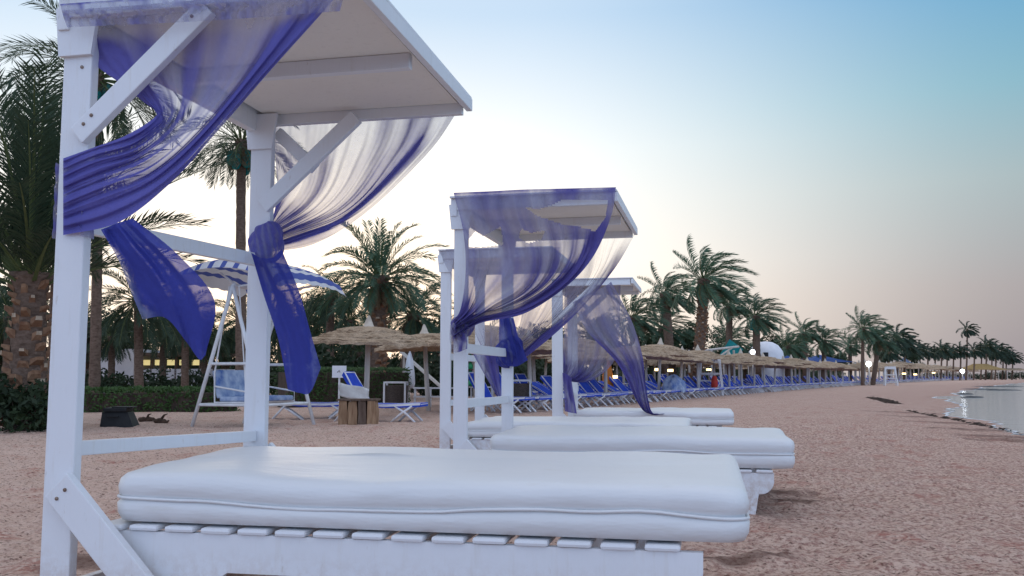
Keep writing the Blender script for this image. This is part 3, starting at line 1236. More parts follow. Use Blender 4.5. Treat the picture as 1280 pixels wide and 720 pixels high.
drape('drape', b4, -.06, [
    (0, [(716, 378), (735, 415), (772, 455), (797, 503), (808, 516), (822, 517)]),
    (.3, [(738, 366), (752, 410), (783, 455), (801, 505), (811, 517), (826, 518)]),
    (.65, [(756, 358), (774, 405), (795, 455), (806, 505), (814, 518), (829, 518)]),
    (1, [(764, 352), (790, 402), (803, 445), (807, 480), (815, 515), (831, 517)])],
    lambda s, t: .62 + .25 * sm(t, .35, .65) + .3 * sm(.3 - s, 0, .2) * sm(t, .2, .4) + .2 * sm(t, .8, .9), c, M['net_dark'], 60, 70, .035, 5, 71, streak=.22)


# ------------------------------------------------------------------ palms
def crown_mesh(name, seed, n=44, ln=2.4, e_hi=82, e_lo=-25, droop=1.0, wind=(0, 0, 0), pairs=40, leaf=.40, lw=.030, mat='frond', skirt=0):
    rnd = random.Random(seed)
    V, Fs, mi = [], [], []
    wv = Vector(wind)

    def quad(a, b, c, d=None, m=0):
        k = len(V)
        V.extend([tuple(a), tuple(b), tuple(c)] + ([tuple(d)] if d is not None else []))
        Fs.append(tuple(range(k, len(V))))
        mi.append(m)
    for i in range(n + skirt):
        dead = i >= n
        u = (i + .5) / n if not dead else 1.0
        az = i * 2.39996 + rnd.uniform(-.25, .25)
        el = R(e_hi + (e_lo - e_hi) * u ** .8 + rnd.uniform(-8, 8))
        if dead:
            el = R(rnd.uniform(-75, -35))
        L_ = ln * (.5 if dead else 1) * (.72 + .35 * math.sin(math.pi * min(1, u * .85 + .15))) * rnd.uniform(.88, 1.12)
        d = Vector((math.cos(az) * math.cos(el), math.sin(az) * math.cos(el), math.sin(el)))
        p = Vector((math.cos(az) * .1, math.sin(az) * .1, -.25 * u))
        steps = 14
        pts = [p.copy()]
        dv = d.copy()
        cv = rnd.uniform(.8, 1.3) * droop
        for k in range(steps):
            t = (k + 1) / steps
            dv = dv + Vector((0, 0, -1)) * (.055 + .10 * t) * cv + wv * (.03 + .12 * t)
            dv.normalize()
            p = p + dv * (L_ / steps)
            pts.append(p.copy())
        side0 = Vector((-math.sin(az), math.cos(az), 0))
        tw = rnd.uniform(-.5, .5)
        # stalk
        for k in range(steps):
            t0, t1 = k / steps, (k + 1) / steps
            ax = (pts[k + 1] - pts[k]).normalized()
            sd = (side0 - ax * side0.dot(ax)).normalized()
            nn = sd.cross(ax)
            r0, r1 = .032 * (1 - t0) + .005, .032 * (1 - t1) + .004
            quad(pts[k] - sd * r0, pts[k] + sd * r0, pts[k + 1] + sd * r1, pts[k + 1] - sd * r1, 1)
            quad(pts[k] - nn * r0 * .7, pts[k] + nn * r0 * .7, pts[k + 1] + nn * r1 * .7, pts[k + 1] - nn * r1 * .7, 1)
        for j in range(pairs):
            t = .16 + .84 * (j + rnd.uniform(-.3, .3)) / pairs
            t = min(.995, max(.12, t))
            k = min(int(t * steps), steps - 1)
            f = t * steps - k
            q = pts[k].lerp(pts[k + 1], f)
            ax = (pts[k + 1] - pts[k]).normalized()
            sd = (side0 - ax * side0.dot(ax)).normalized()
            nn = ax.cross(sd)
            if nn.z < 0:
                nn = -nn
            sd = (sd * math.cos(tw) + nn * math.sin(tw))
            ll = leaf * ln / 2.4 * (.45 + .75 * math.sin(math.pi * (t * .8 + .12))) * rnd.uniform(.8, 1.15)
            for s_ in (-1, 1):
                dr = (ax * rnd.uniform(.75, 1.0) + sd * s_ * rnd.uniform(.55, .8) + nn * rnd.uniform(.1, .5) + wv * .5 + Vector((0, 0, -.12))).normalized()
                tip = q + dr * ll + Vector((0, 0, -.10 * ll)) + wv * ll * .3
                mid = q + dr * ll * .45
                wd = (ax - dr * ax.dot(dr))
                if wd.length < 1e-4:
                    wd = sd
                wd = wd.normalized() * lw * .5 * (ln / 2.4)
                if not dead or rnd.random() < .55:
                    quad(q - wd * .6, mid - wd, tip, mid + wd, 2 if dead else 0)
    return leaves_mesh(name, [M[mat], M['stalk'], M['dead']], V, Fs, None, mi)


def trunk_obj(parent, base, top, r0, r1, seed, near=False, bend=0.0):
    rnd = random.Random(seed)
    b = MB()
    b.smooth = True
    H = (top - base).length
    n = max(10, int(H / (.09 if near else .16)))
    seg = 20 if near else 12
    mid = (base + top) / 2 + Vector((bend, 0, 0))

    def cl(t):
        return base * (1 - t) ** 2 + mid * 2 * t * (1 - t) + top * t * t
    vs = []
    for i in range(n + 1):
        t = i / n
        p = cl(t)
        r = r0 + (r1 - r0) * t + (.10 * r0 * math.exp(-t * 12))
        if t > .9:
            r *= 1 + .5 * (t - .9) / .1
        for k in range(seg):
            a = 2 * math.pi * k / seg + (i % 2) * math.pi / seg
            bump = (.10 if k % 2 == 0 else -.06) if not near else -.02
            rr = r * (1 + bump + rnd.uniform(-.05, .05))
            vs.append(p + Vector((math.cos(a) * rr, math.sin(a) * rr, rnd.uniform(-.01, .01))))
    fs = []
    for i in range(n):
        for k in range(seg):
            a, c = i * seg + k, i * seg + (k + 1) % seg
            fs.append((a, c, c + seg, a + seg))
    fs.append(tuple(range(n * seg, n * seg + seg)))
    b.add(vs, fs)
    mats = [M['trunk'], M['stub'], M['stub_cut']]
    if near:
        # cut leaf bases in a spiral
        b.smooth = False
        ns = int(H * 34 * (.3 / r0))
        for i in range(ns):
            if rnd.random() < .14:
                continue
            t = (i + .5 + rnd.uniform(-.8, .8)) / ns
            a = i * 2.39996 + rnd.uniform(-.25, .25)
            p = cl(t)
            r = r0 + (r1 - r0) * t
            o = Vector((math.cos(a), math.sin(a), 0))
            sd = Vector((-math.sin(a), math.cos(a), 0))
            up = Vector((0, 0, 1))
            w = .105 * r / .3 * rnd.uniform(.55, 1.25)
            h = .16 * r / .3 * rnd.uniform(.75, 1.25)
            ex = rnd.uniform(.05, .19) * r / .3
            q = p + o * r * .93
            v8 = [q - sd * w - up * h * .55, q + sd * w - up * h * .55, q + sd * w * .9 + up * h * .3, q - sd * w * .9 + up * h * .3]
            tip = q + o * ex + up * h * .35
            v8 += [tip - sd * w * .62 - up * h * .22, tip + sd * w * .62 - up * h * .22, tip + sd * w * .5 + up * h * .18, tip - sd * w * .5 + up * h * .18]
            b.cur = 1
            b.add(v8, [(0, 1, 5, 4), (1, 2, 6, 5), (2, 3, 7, 6), (3, 0, 4, 7)])
            b.cur = 2 if rnd.random() < .45 else 1
            b.add(v8[4:], [(0, 1, 2, 3)])
        b.cur = 0
    return b.build('trunk', mats, parent)


WIND = (.75, -.15, .05)
CR = {
    'near': crown_mesh('near_crown', 1, 56, 3.2, 88, 30, .42, (0, 0, 0), 50, .40, .024, 'frond_near'),
    'tall': crown_mesh('tall_crown', 2, 40, 2.7, 80, -25, .95, (0, 0, 0), 46, .42, .026, 'frond_near', 8),
    'lush': crown_mesh('lush_crown', 3, 54, 2.4, 84, -20, .8, (.06, 0, 0), 44, .42, .036, 'frond', 11),
    'lush2': crown_mesh('lush_crown', 4, 46, 2.4, 80, -30, .95, (.15, -.05, 0), 42, .42, .036, 'frond', 11),
    'windy': crown_mesh('windy_crown', 5, 40, 2.4, 78, -35, .8, WIND, 36, .45, .050, 'frond', 11),
    'windy2': crown_mesh('windy_crown', 6, 36, 2.4, 80, -30, .9, (.95, -.1, .02), 34, .45, .055, 'frond', 11),
    'far': crown_mesh('far_crown', 7, 30, 2.4, 78, -35, .9, (.8, -.1, 0), 24, .5, .10, 'frond_far'),
    'far2': crown_mesh('far_crown', 8, 26, 2.4, 80, -45, 1.0, (1.1, -.1, 0), 22, .5, .11, 'frond_far'),
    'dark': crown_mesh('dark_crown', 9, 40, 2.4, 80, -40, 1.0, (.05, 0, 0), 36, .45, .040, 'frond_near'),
}
CR_LEN = {'near': 3.2, 'tall': 2.7}


def palm(px, py, rpx, Y, kind, label, bx=None, tr=.2, group=None, near=False, seed=0, rz=0.0):
    """crown centre at (px, py) as seen at depth Y, crown radius rpx pixels; trunk foot in column bx"""
    top = at(px, py, Y)
    base = foot(bx if bx is not None else px, Y, 0)
    base.z = gz(base.x, base.y) - .05
    root = thing('palm_tree', label, 'palm', base, 0, group)
    tp = top - base
    trunk_obj(root, Vector((0, 0, 0)), tp, tr * 1.12, tr * .9, seed, near, (tp.x) * .25 if abs(tp.x) > .3 else random.Random(seed).uniform(-.1, .1))
    o = bpy.data.objects.new('crown', CR[kind])
    link(o, root)
    o.location = tp
    s = rpx / F_PX * Y / (CR_LEN.get(kind, 2.4) * .92)
    o.scale = (s, s, s)
    o.rotation_euler = (0, 0, rz)
    return root


def bags(palm_root, cz, seed, label):
    """teal net bags hung round the date bunches under the crown"""
    rnd = random.Random(seed)
    crown = [c for c in palm_root.children if c.name.startswith('crown')][0]
    for i in range(5):
        a = i * 1.26 + rnd.random()
        b = MB()
        b.smooth = True
        b.lathe([(.02, .2), (.10, .12), (.16, -.05), (.17, -.2), (.10, -.34), (.02, -.38)], 10, (math.cos(a) * .28, math.sin(a) * .28, cz + rnd.uniform(-.15, .1)))
        o = b.build('date_bag', M['teal'], palm_root)
        o.location = crown.location


palm(40, 342, 228, 16, 'near', 'stout palm with thick scaly trunk in front of a dark shrub', None, .285, None, True, 1)
p = palm(122, 92, 118, 24, 'tall', 'tall slim palm rising behind the nearest daybed post', 119, .12, None, False, 2, .7)
bags(p, -.55, 1, '')
p = palm(302, 175, 78, 28, 'tall', 'tall palm with teal date bags between the nearest bed posts', 303, .14, None, False, 3, 2.1)
bags(p, -.55, 2, '')
palm(72, 305, 60, 20, 'dark', 'thin palm trunk right beside the stout scaly palm', 70, .11, None, False, 4)
palm(172, 372, 66, 30, 'dark', 'dark palm with drooping fronds above the clipped hedge', 175, .13, None, False, 5)
palm(474, 345, 76, 34, 'lush', 'large lush palm standing behind the nearest straw umbrella', 470, .30, None, True, 6)
palm(518, 392, 56, 37, 'lush2', 'shorter green palm beside the large lush palm', 497, .22, None, False, 7)
palm(414, 366, 46, 39, 'dark', 'slender palm beyond the striped swing canopy', 413, .16, None, False, 8, 1.0)
palm(437, 400, 52, 42, 'lush2', 'low bushy palm half hidden behind the large lush palm', 440, .2, None, False, 9, 2.0)
palm(545, 425, 50, 44, 'dark', 'dark low palm behind the second straw umbrella', 545, .2, None, False, 10)
palm(880, 348, 51, 44, 'windy', 'tallest windblown palm with leaning scaly trunk above the umbrella row', 866, .25, None, True, 11)
palm(832, 366, 37, 52, 'windy2', 'windblown palm just behind the tallest leaning palm', 842, .25, None, False, 12)
palm(792, 396, 39, 48, 'windy', 'bushy windblown palm rising behind the last daybed canopy', 798, .25, None, False, 13)
palm(828, 410, 34, 54, 'windy', 'low windblown palm in front of dark trees near the tallest palm', 834, .2, None, False, 14)
palm(912, 380, 30, 62, 'windy2', 'small palm peeping out behind the tallest windblown palm', 908, .22, None, False, 15)
p = palm(945, 394, 34, 60, 'windy', 'windblown palm with teal date bags near the white dome', 947, .24, None, False, 16)
bags(p, -.5, 3, '')
palm(912, 426, 28, 66, 'windy', 'low palm behind the teal cloth screen', 915, .2, None, False, 17)
palm(985, 432, 26, 76, 'windy', 'bushy palm right of the white dome', 985, .22, None, False, 18)
palm(1006, 415, 24, 80, 'windy2', 'windblown palm above the blue canvas tent', 1006, .22, None, False, 19)
palm(1030, 426, 24, 80, 'windy', 'palm with pale trunk behind the blue canvas tent', 1028, .2, None, False, 20)
palm(1079, 410, 27, 88, 'windy', 'tall palm of the pair beside the cold lamp', 1078, .16, None, False, 21)
palm(1097, 424, 27, 90, 'windy2', 'shorter bushy palm of the pair beside the cold lamp', 1090, .22, None, False, 22)
palm(1062, 432, 18, 95, 'windy', 'small palm partly hidden by the lamp side pair', 1062, .2, None, False, 23)
for i, (px, py, r, Y) in enumerate([(1122, 420, 16, 130), (1131, 430, 15, 135), (1112, 440, 12, 130), (1150, 436, 10, 180), (1160, 439, 10, 185), (1177, 436, 10.5, 180),
                                    (1192, 439, 9.5, 190), (1201, 438, 10, 190), (1218, 437, 10, 200), (1233, 431, 11, 205), (1245, 437, 12, 210), (1254, 441, 11, 215), (1266, 446, 9, 215), (1258, 446, 9, 225), (1140, 440, 11, 170), (1169, 441, 9.5, 190), (1184, 440, 9.5, 200), (1227, 438, 10, 215), (1240, 440, 10, 225)]):
    palm(px, py, r * 1.25, Y, 'far' if i % 2 else 'far2', 'small windblown palm in the distant line along the bay', px - 1.5, .16, 'distant windblown palms', False, 40 + i)
palm(1209, 411, 12.5, 195, 'far2', 'tallest thin palm of the distant line along the bay', 1207, .17, None, False, 60)
# dark palms of the garden behind the hedge
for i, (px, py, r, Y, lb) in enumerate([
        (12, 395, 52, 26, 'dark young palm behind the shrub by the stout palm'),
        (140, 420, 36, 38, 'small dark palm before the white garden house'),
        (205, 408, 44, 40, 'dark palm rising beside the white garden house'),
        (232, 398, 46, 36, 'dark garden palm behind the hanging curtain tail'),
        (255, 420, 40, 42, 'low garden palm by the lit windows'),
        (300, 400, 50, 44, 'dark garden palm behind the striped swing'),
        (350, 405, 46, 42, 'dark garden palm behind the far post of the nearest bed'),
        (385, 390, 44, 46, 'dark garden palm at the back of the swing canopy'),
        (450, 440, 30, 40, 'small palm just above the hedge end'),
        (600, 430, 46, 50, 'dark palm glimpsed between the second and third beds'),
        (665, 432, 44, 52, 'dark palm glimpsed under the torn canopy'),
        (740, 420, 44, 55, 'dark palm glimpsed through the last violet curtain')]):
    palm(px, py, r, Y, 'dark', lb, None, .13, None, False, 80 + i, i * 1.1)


# ------------------------------------------------------------------ broadleaf trees, hedge, shrubs
def leaf_cloud(name, seed, blobs, per, size, mat):
    rnd = random.Random(seed)
    V, Fs = [], []
    for (cx, cy, cz, r) in blobs:
        for _ in range(int(per * r * r)):
            d = Vector((rnd.gauss(0, 1), rnd.gauss(0, 1), rnd.gauss(0, 1))).normalized()
            q = Vector((cx, cy, cz)) + Vector((d.x, d.y, d.z * .8)) * r * rnd.uniform(.45, 1.08)
            a = Vector((rnd.gauss(0, 1), rnd.gauss(0, 1), rnd.gauss(0, 1))).normalized()
            b = a.orthogonal().normalized()
            s = size * rnd.uniform(.6, 1.3)
            k = len(V)
            V.extend([tuple(q - a * s), tuple(q + b * s * .45), tuple(q + a * s), tuple(q - b * s * .45)])
            Fs.append((k, k + 1, k + 2, k + 3))
    return leaves_mesh(name, M[mat], V, Fs)


def tree_mesh(seed):
    rnd = random.Random(seed)
    blobs = []
    for i in range(16):
        a = rnd.uniform(0, 6.28)
        rr = rnd.uniform(0, 1.3)
        blobs.append((math.cos(a) * rr, math.sin(a) * rr, rnd.uniform(1.6, 3.9), rnd.uniform(.45, .85)))
    b = MB()
    b.smooth = True
    b.tube([(0, 0, 0), (.05, 0, 1), (0, .05, 2.2), (.1, 0, 3)], [.2, .15, .11, .05], 8)
    for bx in blobs[:9]:
        b.tube([(0, 0, 1.2), (bx[0] * .5, bx[1] * .5, (1.2 + bx[2]) / 2), bx[:3]], [.08, .05, .015], 6)
    return leaf_cloud('tree_crown', seed, blobs, 620, .10, 'leaf'), b


TREES = []
for s_ in (1, 2, 3):
    cm, tb = tree_mesh(100 + s_)
    t0 = tb.build('trunk', M['bark'])
    tm = t0.data
    bpy.data.objects.remove(t0)
    TREES.append((cm, tm))


def tree(px, Y, h, label, i, group=None):
    base = foot(px, Y)
    r = thing('broadleaf_tree', label, 'tree', base, i * 1.3, group)
    cm, tm = TREES[i % 3]
    for nm, me in (('trunk', tm), ('crown', cm)):
        o = link(bpy.data.objects.new(nm, me), r)
        o.scale = (h / 4.4,) * 3
    return r


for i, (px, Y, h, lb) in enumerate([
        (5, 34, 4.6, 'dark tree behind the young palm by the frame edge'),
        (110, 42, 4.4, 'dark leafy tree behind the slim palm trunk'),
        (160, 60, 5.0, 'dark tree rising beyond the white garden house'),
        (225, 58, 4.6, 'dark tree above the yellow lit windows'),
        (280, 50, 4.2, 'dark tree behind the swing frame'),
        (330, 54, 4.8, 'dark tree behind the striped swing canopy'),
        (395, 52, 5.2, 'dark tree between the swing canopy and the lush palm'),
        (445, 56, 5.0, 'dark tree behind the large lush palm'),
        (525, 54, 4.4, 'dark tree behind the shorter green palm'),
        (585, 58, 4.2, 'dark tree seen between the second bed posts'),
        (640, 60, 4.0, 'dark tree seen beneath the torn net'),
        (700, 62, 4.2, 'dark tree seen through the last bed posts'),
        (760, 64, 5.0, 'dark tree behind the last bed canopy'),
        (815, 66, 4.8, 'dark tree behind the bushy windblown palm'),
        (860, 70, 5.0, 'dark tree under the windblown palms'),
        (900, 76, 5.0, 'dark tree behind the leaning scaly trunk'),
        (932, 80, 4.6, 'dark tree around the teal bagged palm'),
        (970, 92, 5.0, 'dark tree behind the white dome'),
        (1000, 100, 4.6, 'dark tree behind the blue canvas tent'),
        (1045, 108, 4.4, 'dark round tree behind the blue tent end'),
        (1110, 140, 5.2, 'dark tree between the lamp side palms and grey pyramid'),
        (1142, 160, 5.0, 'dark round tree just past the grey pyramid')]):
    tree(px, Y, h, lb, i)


def hedge(p0, p1, h, d, label, seed):
    rnd = random.Random(seed)
    p0, p1 = Vector(p0), Vector(p1)
    ax = (p1 - p0)
    ln = ax.length
    ang = math.atan2(ax.y, ax.x)
    r = thing('hedge', label, 'hedge', p0, ang)
    b = MB()
    b.box((ln / 2, 0, h / 2 - .06), (ln - .1, d - .16, h - .1))
    b.build('branches', M['bark'], r)
    V, Fs = [], []
    for _ in range(int(ln * (2 * h + d) * 420)):
        side = rnd.random() * (2 * h + d)
        x = rnd.uniform(0, ln)
        if side < h:
            q = Vector((x, -d / 2, side))
        elif side < 2 * h:
            q = Vector((x, d / 2, side - h))
        else:
            q = Vector((x, side - 2 * h - d / 2, h))
        q += Vector((rnd.gauss(0, .03), rnd.gauss(0, .03), rnd.gauss(0, .025)))
        q.z = max(.02, q.z)
        a = Vector((rnd.gauss(0, 1), rnd.gauss(0, 1), rnd.gauss(0, 1))).normalized()
        c = a.orthogonal().normalized()
        s = .045 * rnd.uniform(.6, 1.4)
        k = len(V)
        V.extend([tuple(q - a * s), tuple(q + c * s * .5), tuple(q + a * s), tuple(q - c * s * .5)])
        Fs.append((k, k + 1, k + 2, k + 3))
    o = bpy.data.objects.new('foliage', leaves_mesh('foliage', M['hedge_leaf'], V, Fs))
    link(o, r)


hedge(foot(98, 23), foot(300, 24), .58, .8, 'low clipped green hedge running behind the black box and swing', 1)
hedge(foot(352, 27), foot(505, 29.5), 1.12, .9, 'taller clipped hedge behind the first straw umbrella', 2)


def shrub(px, Y, r, h, label, seed):
    rnd = random.Random(seed)
    blobs = [(rnd.uniform(-r, r), rnd.uniform(-r * .5, r * .5), rnd.uniform(.15, h - .2), rnd.uniform(.25, .4)) for _ in range(14)]
    root = thing('shrub', label, 'shrub', foot(px, Y))
    o = bpy.data.objects.new('foliage', leaf_cloud('shrub_foliage', seed, blobs, 900, .07, 'leaf'))
    link(o, root)
    b = MB()
    for _ in range(7):
        b.tube([(rnd.uniform(-.1, .1), 0, -.02), (rnd.uniform(-r, r), rnd.uniform(-.2, .2), h * .7)], [.025, .008], 5)
    b.build('stem', M['bark'], root)


shrub(28, 15.4, .62, .85, 'dark low shrub at the foot of the stout scaly palm', 5)
shrub(-20, 15.8, .5, .95, 'dark shrub cut by the frame edge beside the stout palm', 6)


# ------------------------------------------------------------------ buildings and tents behind
def building():
    o = foot(138, 46)
    r = thing('garden_house', 'white flat roofed garden house with a strip of lit yellow windows', 'building', o, R(-6))
    s = 46 / F_PX
    b = MB()
    b.box((1.0, 0, 1.1), (2.0, 3, 2.2))
    b.box((3.9, .4, .62), (3.8, 3, 1.24))
    b.build('wall', M['plaster'], r)
    b = MB()
    b.box((3.9, .3, 1.95), (4.2, 3.4, .14))
    b.build('roof', M['wood_dark'], r)
    for k in range(6):
        b = MB()
        b.box((2.35 + k * .62, -.9, 1.55), (.40, .05, .26))
        b.build('window', M['lamp_yellow'], r)
    for k in range(7):
        b = MB()
        b.box((2.05 + k * .62, -1.05, .95), (.10, .10, 1.9))
        b.build('column', M['wood_dark'], r)
    b = MB()
    b.box((3.9, -1.02, 1.16), (3.7, .06, .10))
    b.build('lintel', M['wood_dark'], r)


building()


def pyramid(px, Y, w, z0, z1, mat, name, label, cat, poles=True, rz=.3, ridge=0.0):
    r = thing(name, label, cat, foot(px, Y), rz)
    b = MB()
    h = w / 2
    n = 8
    vs, fs = [], []
    cs = [(-h, -h * .7), (h, -h * .7), (h, h * .7), (-h, h * .7)]
    for j in range(n + 1):
        t = j / n
        z = z0 + (z1 - z0) * (t * .6 + t ** 2 * .4)
        for (x, y) in cs:
            vs.append((x * (1 - t) + (ridge * (1 if x > 0 else -1)) * t, y * (1 - t), z))
    for j in range(n):
        for k in range(4):
            a, c = j * 4 + k, j * 4 + (k + 1) % 4
            fs.append((a, c, c + 4, a + 4))
    b.add(vs, fs)
    b.build('canopy', mat, r)
    for (x, y) in cs:
        b = MB()
        b.tube([(x * .95, y * .95, 0), (x * .95, y * .95, z0 + .03)], .07, 8)
        b.build('post', M['pole'], r)


pyramid(1025, 95, 6.0, 2.3, 3.1, M['roof_blue'], 'canvas_tent', 'dark blue canvas tent roof showing over the umbrella row', 'tent')
pyramid(985, 70, 2.6, 1.9, 2.45, M['roof_blue'], 'canvas_tent', 'small blue tent top just below the white dome', 'tent')
pyramid(1131, 150, 3.6, 2.4, 4.0, M['roof_grey'], 'canvas_tent', 'grey blue pyramid tent between distant palms', 'tent', rz=.1)
pyramid(1226, 205, 9.0, 2.3, 3.6, M['tan'], 'beach_hut', 'tan hipped hut roof near the end of the bay', 'hut', rz=.0, ridge=1.6)
pyramid(1262, 215, 8.5, 2.2, 2.7, M['straw'], 'beach_hut', 'low thatched hut at the very end of the bay', 'hut', rz=.0, ridge=2.6)
# white dome tent
r = thing('dome_tent', 'white rounded dome tent behind the umbrella row', 'tent', foot(958, 68))
b = MB()
b.smooth = True
b.lathe([(1.25, 0), (1.3, 1.2), (1.33, 2.1), (1.22, 2.7), (.9, 3.15), (.5, 3.38), (.02, 3.45)], 28)
b.build('dome', M['canvas_white'], r)
b = MB()
b.box((-.35, -1.27, 2.45), (.34, .1, .3))
b.build('window', M['black'], r)
# teal screen
r = thing('shade_screen', 'tilted square of teal cloth on poles above the umbrellas', 'screen', foot(915, 56), .2)
b = MB()
b.box((0, 0, 2.35), (1.05, .04, 1.15), Matrix.Rotation(R(35), 3, 'Y'))
b.build('cloth', M['teal'], r)
for x in (-.5, .5):
    b = MB()
    b.tube([(x, .06, 0), (x, .06, 2.5)], .05, 8)
    b.build('pole', M['pole'], r)
# timber pergola ends
r = thing('pergola', 'weathered pole pergola behind the leaning palm', 'pergola', foot(890, 50), .2)
for x in (-1.3, 0, 1.3):
    b = MB()
    b.tube([(x, 0, 0), (x, 0, 2.3)], .06, 8)
    b.build('post', M['pole'], r)
b = MB()
b.tube([(-1.6, 0, 2.15), (1.6, 0, 2.5)], .06, 8)
b.tube([(-1.4, 0, 1.7), (-.3, 0, 2.35)], .05, 8)
b.tube([(.2, 0, 1.8), (1.3, 0, 2.5)], .05, 8)
b.build('beam', M['pole'], r)


# dark planted strips: behind the umbrella row, in the garden, and closing the bay
def row_pt(Y, off=0.0):
    """front edge of the umbrella rows; off metres inland"""
    x = .47 * (Y - 21.6) + .0004 * (Y - 21.6) ** 2
    sl = .47 + .0008 * (Y - 21.6)
    n = math.hypot(1, sl)
    return x - off / n, Y + off * sl / n


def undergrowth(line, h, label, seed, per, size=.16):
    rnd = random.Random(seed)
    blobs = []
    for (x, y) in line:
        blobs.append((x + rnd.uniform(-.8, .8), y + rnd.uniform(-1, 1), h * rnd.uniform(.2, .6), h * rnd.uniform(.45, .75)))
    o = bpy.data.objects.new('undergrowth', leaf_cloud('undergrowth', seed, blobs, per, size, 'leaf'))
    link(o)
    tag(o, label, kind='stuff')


def line_px(x0, x1, Y, n=70):
    a, b_ = foot(x0, Y), foot(x1, Y)
    return [tuple(a.lerp(b_, i / (n - 1)))[:2] for i in range(n)]


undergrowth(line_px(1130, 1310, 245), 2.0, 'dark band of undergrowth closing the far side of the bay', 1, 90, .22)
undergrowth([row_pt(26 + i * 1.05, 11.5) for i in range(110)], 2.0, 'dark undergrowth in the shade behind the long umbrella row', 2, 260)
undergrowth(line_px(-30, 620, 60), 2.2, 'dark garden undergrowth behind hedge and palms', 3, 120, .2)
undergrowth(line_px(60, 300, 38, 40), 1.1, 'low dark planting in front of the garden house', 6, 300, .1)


# ------------------------------------------------------------------ straw umbrellas
def umbrella_meshes(seed, R_=1.32, eave=1.62):
    rnd = random.Random(seed)
    seg = 72
    th = MB()
    jag = [[rnd.uniform(-1, 1) for _ in range(seg)] for _ in range(40)]
    tiers = [(R_, eave, .62), (R_ * .82, eave + .105, .45), (R_ * .60, eave + .20, .3)]
    row = 0
    for ti, (r, z, ri) in enumerate(tiers):
        r_in = tiers[ti + 1][0] - .12 if ti < 2 else .12
        z_in = z + (r - r_in) * .20
        for lay in range(2):
            rr = r - lay * .07
            zz = z + lay * .045
            k = row

            def jf(i, kk, k=k):
                if i <= 2:
                    return jag[(k + (0 if i < 2 else 1)) % 40][kk] * .035 * (1.3 - .4 * i), jag[(k + 5) % 40][kk] * .02
                return jag[(k + 2) % 40][kk] * .01, jag[(k + 3) % 40][kk] * .012
            th.lathe([(rr - .10, zz - .0), (rr, zz - .03), (rr - .01, zz + .03), ((rr + r_in) / 2, (zz + z_in) / 2 + .05), (max(.05, r_in), z_in + .03)], seg, (0, 0, 0), jf)
            row += 3
    # underside
    th.lathe([(R_ - .04, eave - .01), (R_ * .5, eave + .10), (.06, eave + .22)], 24)
    # loose straws at the rim
    for _ in range(130):
        a = rnd.uniform(0, 6.28)
        r, z, _x = tiers[rnd.randrange(3)]
        d = Vector((math.cos(a), math.sin(a), 0))
        s = Vector((-d.y, d.x, 0))
        q = d * (r - .04) + Vector((0, 0, z))
        tip = q + d * rnd.uniform(.06, .15) + Vector((0, 0, rnd.uniform(-.09, .0))) + s * rnd.uniform(-.05, .05)
        th.add([q - s * .008, q + s * .008, tip], [(0, 1, 2)])
    fi = MB()
    fi.smooth = True
    fi.lathe([(.24, eave + .25), (.18, eave + .31), (.11, eave + .40), (.065, eave + .49), (.03, eave + .57), (.005, eave + .62)], 18, (0, 0, 0), lambda i, k: (jag[i + 7][k * 2] * .015, 0))
    po = MB()
    po.smooth = True
    po.tube([(0, 0, -.1), (.01, 0, .8), (0, 0, eave + .24)], [.065, .06, .055], 10)
    tb = MB()
    out = []
    for nm, b, m in (('thatch', th, M['straw']), ('finial', fi, M['finial']), ('pole', po, M['pole'])):
        o = b.build(nm, m)
        out.append((nm, o.data))
        bpy.data.objects.remove(o)
    return out


UMB = [umbrella_meshes(s_) for s_ in (1, 2, 3)]


def umbrella(x, y, label, i, s=1.0, group='straw umbrellas along the beach'):
    r = thing('straw_umbrella', label, 'umbrella', (x, y, gz(x, y) - .0), i * 2.3, group)
    rnd = random.Random(i)
    r.rotation_euler = (R(rnd.uniform(-3.5, 3.5)), R(rnd.uniform(-3.5, 3.5)), i * 2.3)
    for nm, me in UMB[i % 3]:
        o = link(bpy.data.objects.new(nm, me), r)
        o.scale = (s, s, s * (.93 + .14 * ((i * 7) % 5) / 4) if i > 1 else s)
    return r


g = foot(457, 20.5)
umbrella(g.x, g.y, 'straw umbrella nearest the viewer, over the lounger with grey towel', 0, 1.0)
g = foot(536, 24.0)
umbrella(g.x, g.y, 'second straw umbrella, beside the wicker drum', 1, 1.0)
k = 2
Yr = 22.0
while Yr < 235:
    x, y = row_pt(Yr, 1.1)
    umbrella(x, y, 'straw umbrella in the front row above the blue loungers' if Yr < 120 else 'tiny straw umbrella at the distant end of the front row', k, 1.0 if Yr < 95 else (1.2 if Yr < 120 else 1.4))
    k += 1
    Yr += 2.75 if Yr < 80 else (3.6 if Yr < 130 else 4.6)
for off, y0, y1, lab in ((4.3, 25.5, 200, 'straw umbrella in the second row, roof peeping above the front row'), (7.6, 33, 90, 'straw umbrella in the third row near the garden trees')):
    Yr = y0
    while Yr < y1:
        x, y = row_pt(Yr, off)
        umbrella(x, y, lab, k, 1.03)
        k += 1
        Yr += 3.0 if Yr < 80 else (4.6 if Yr < 130 else 6.5)


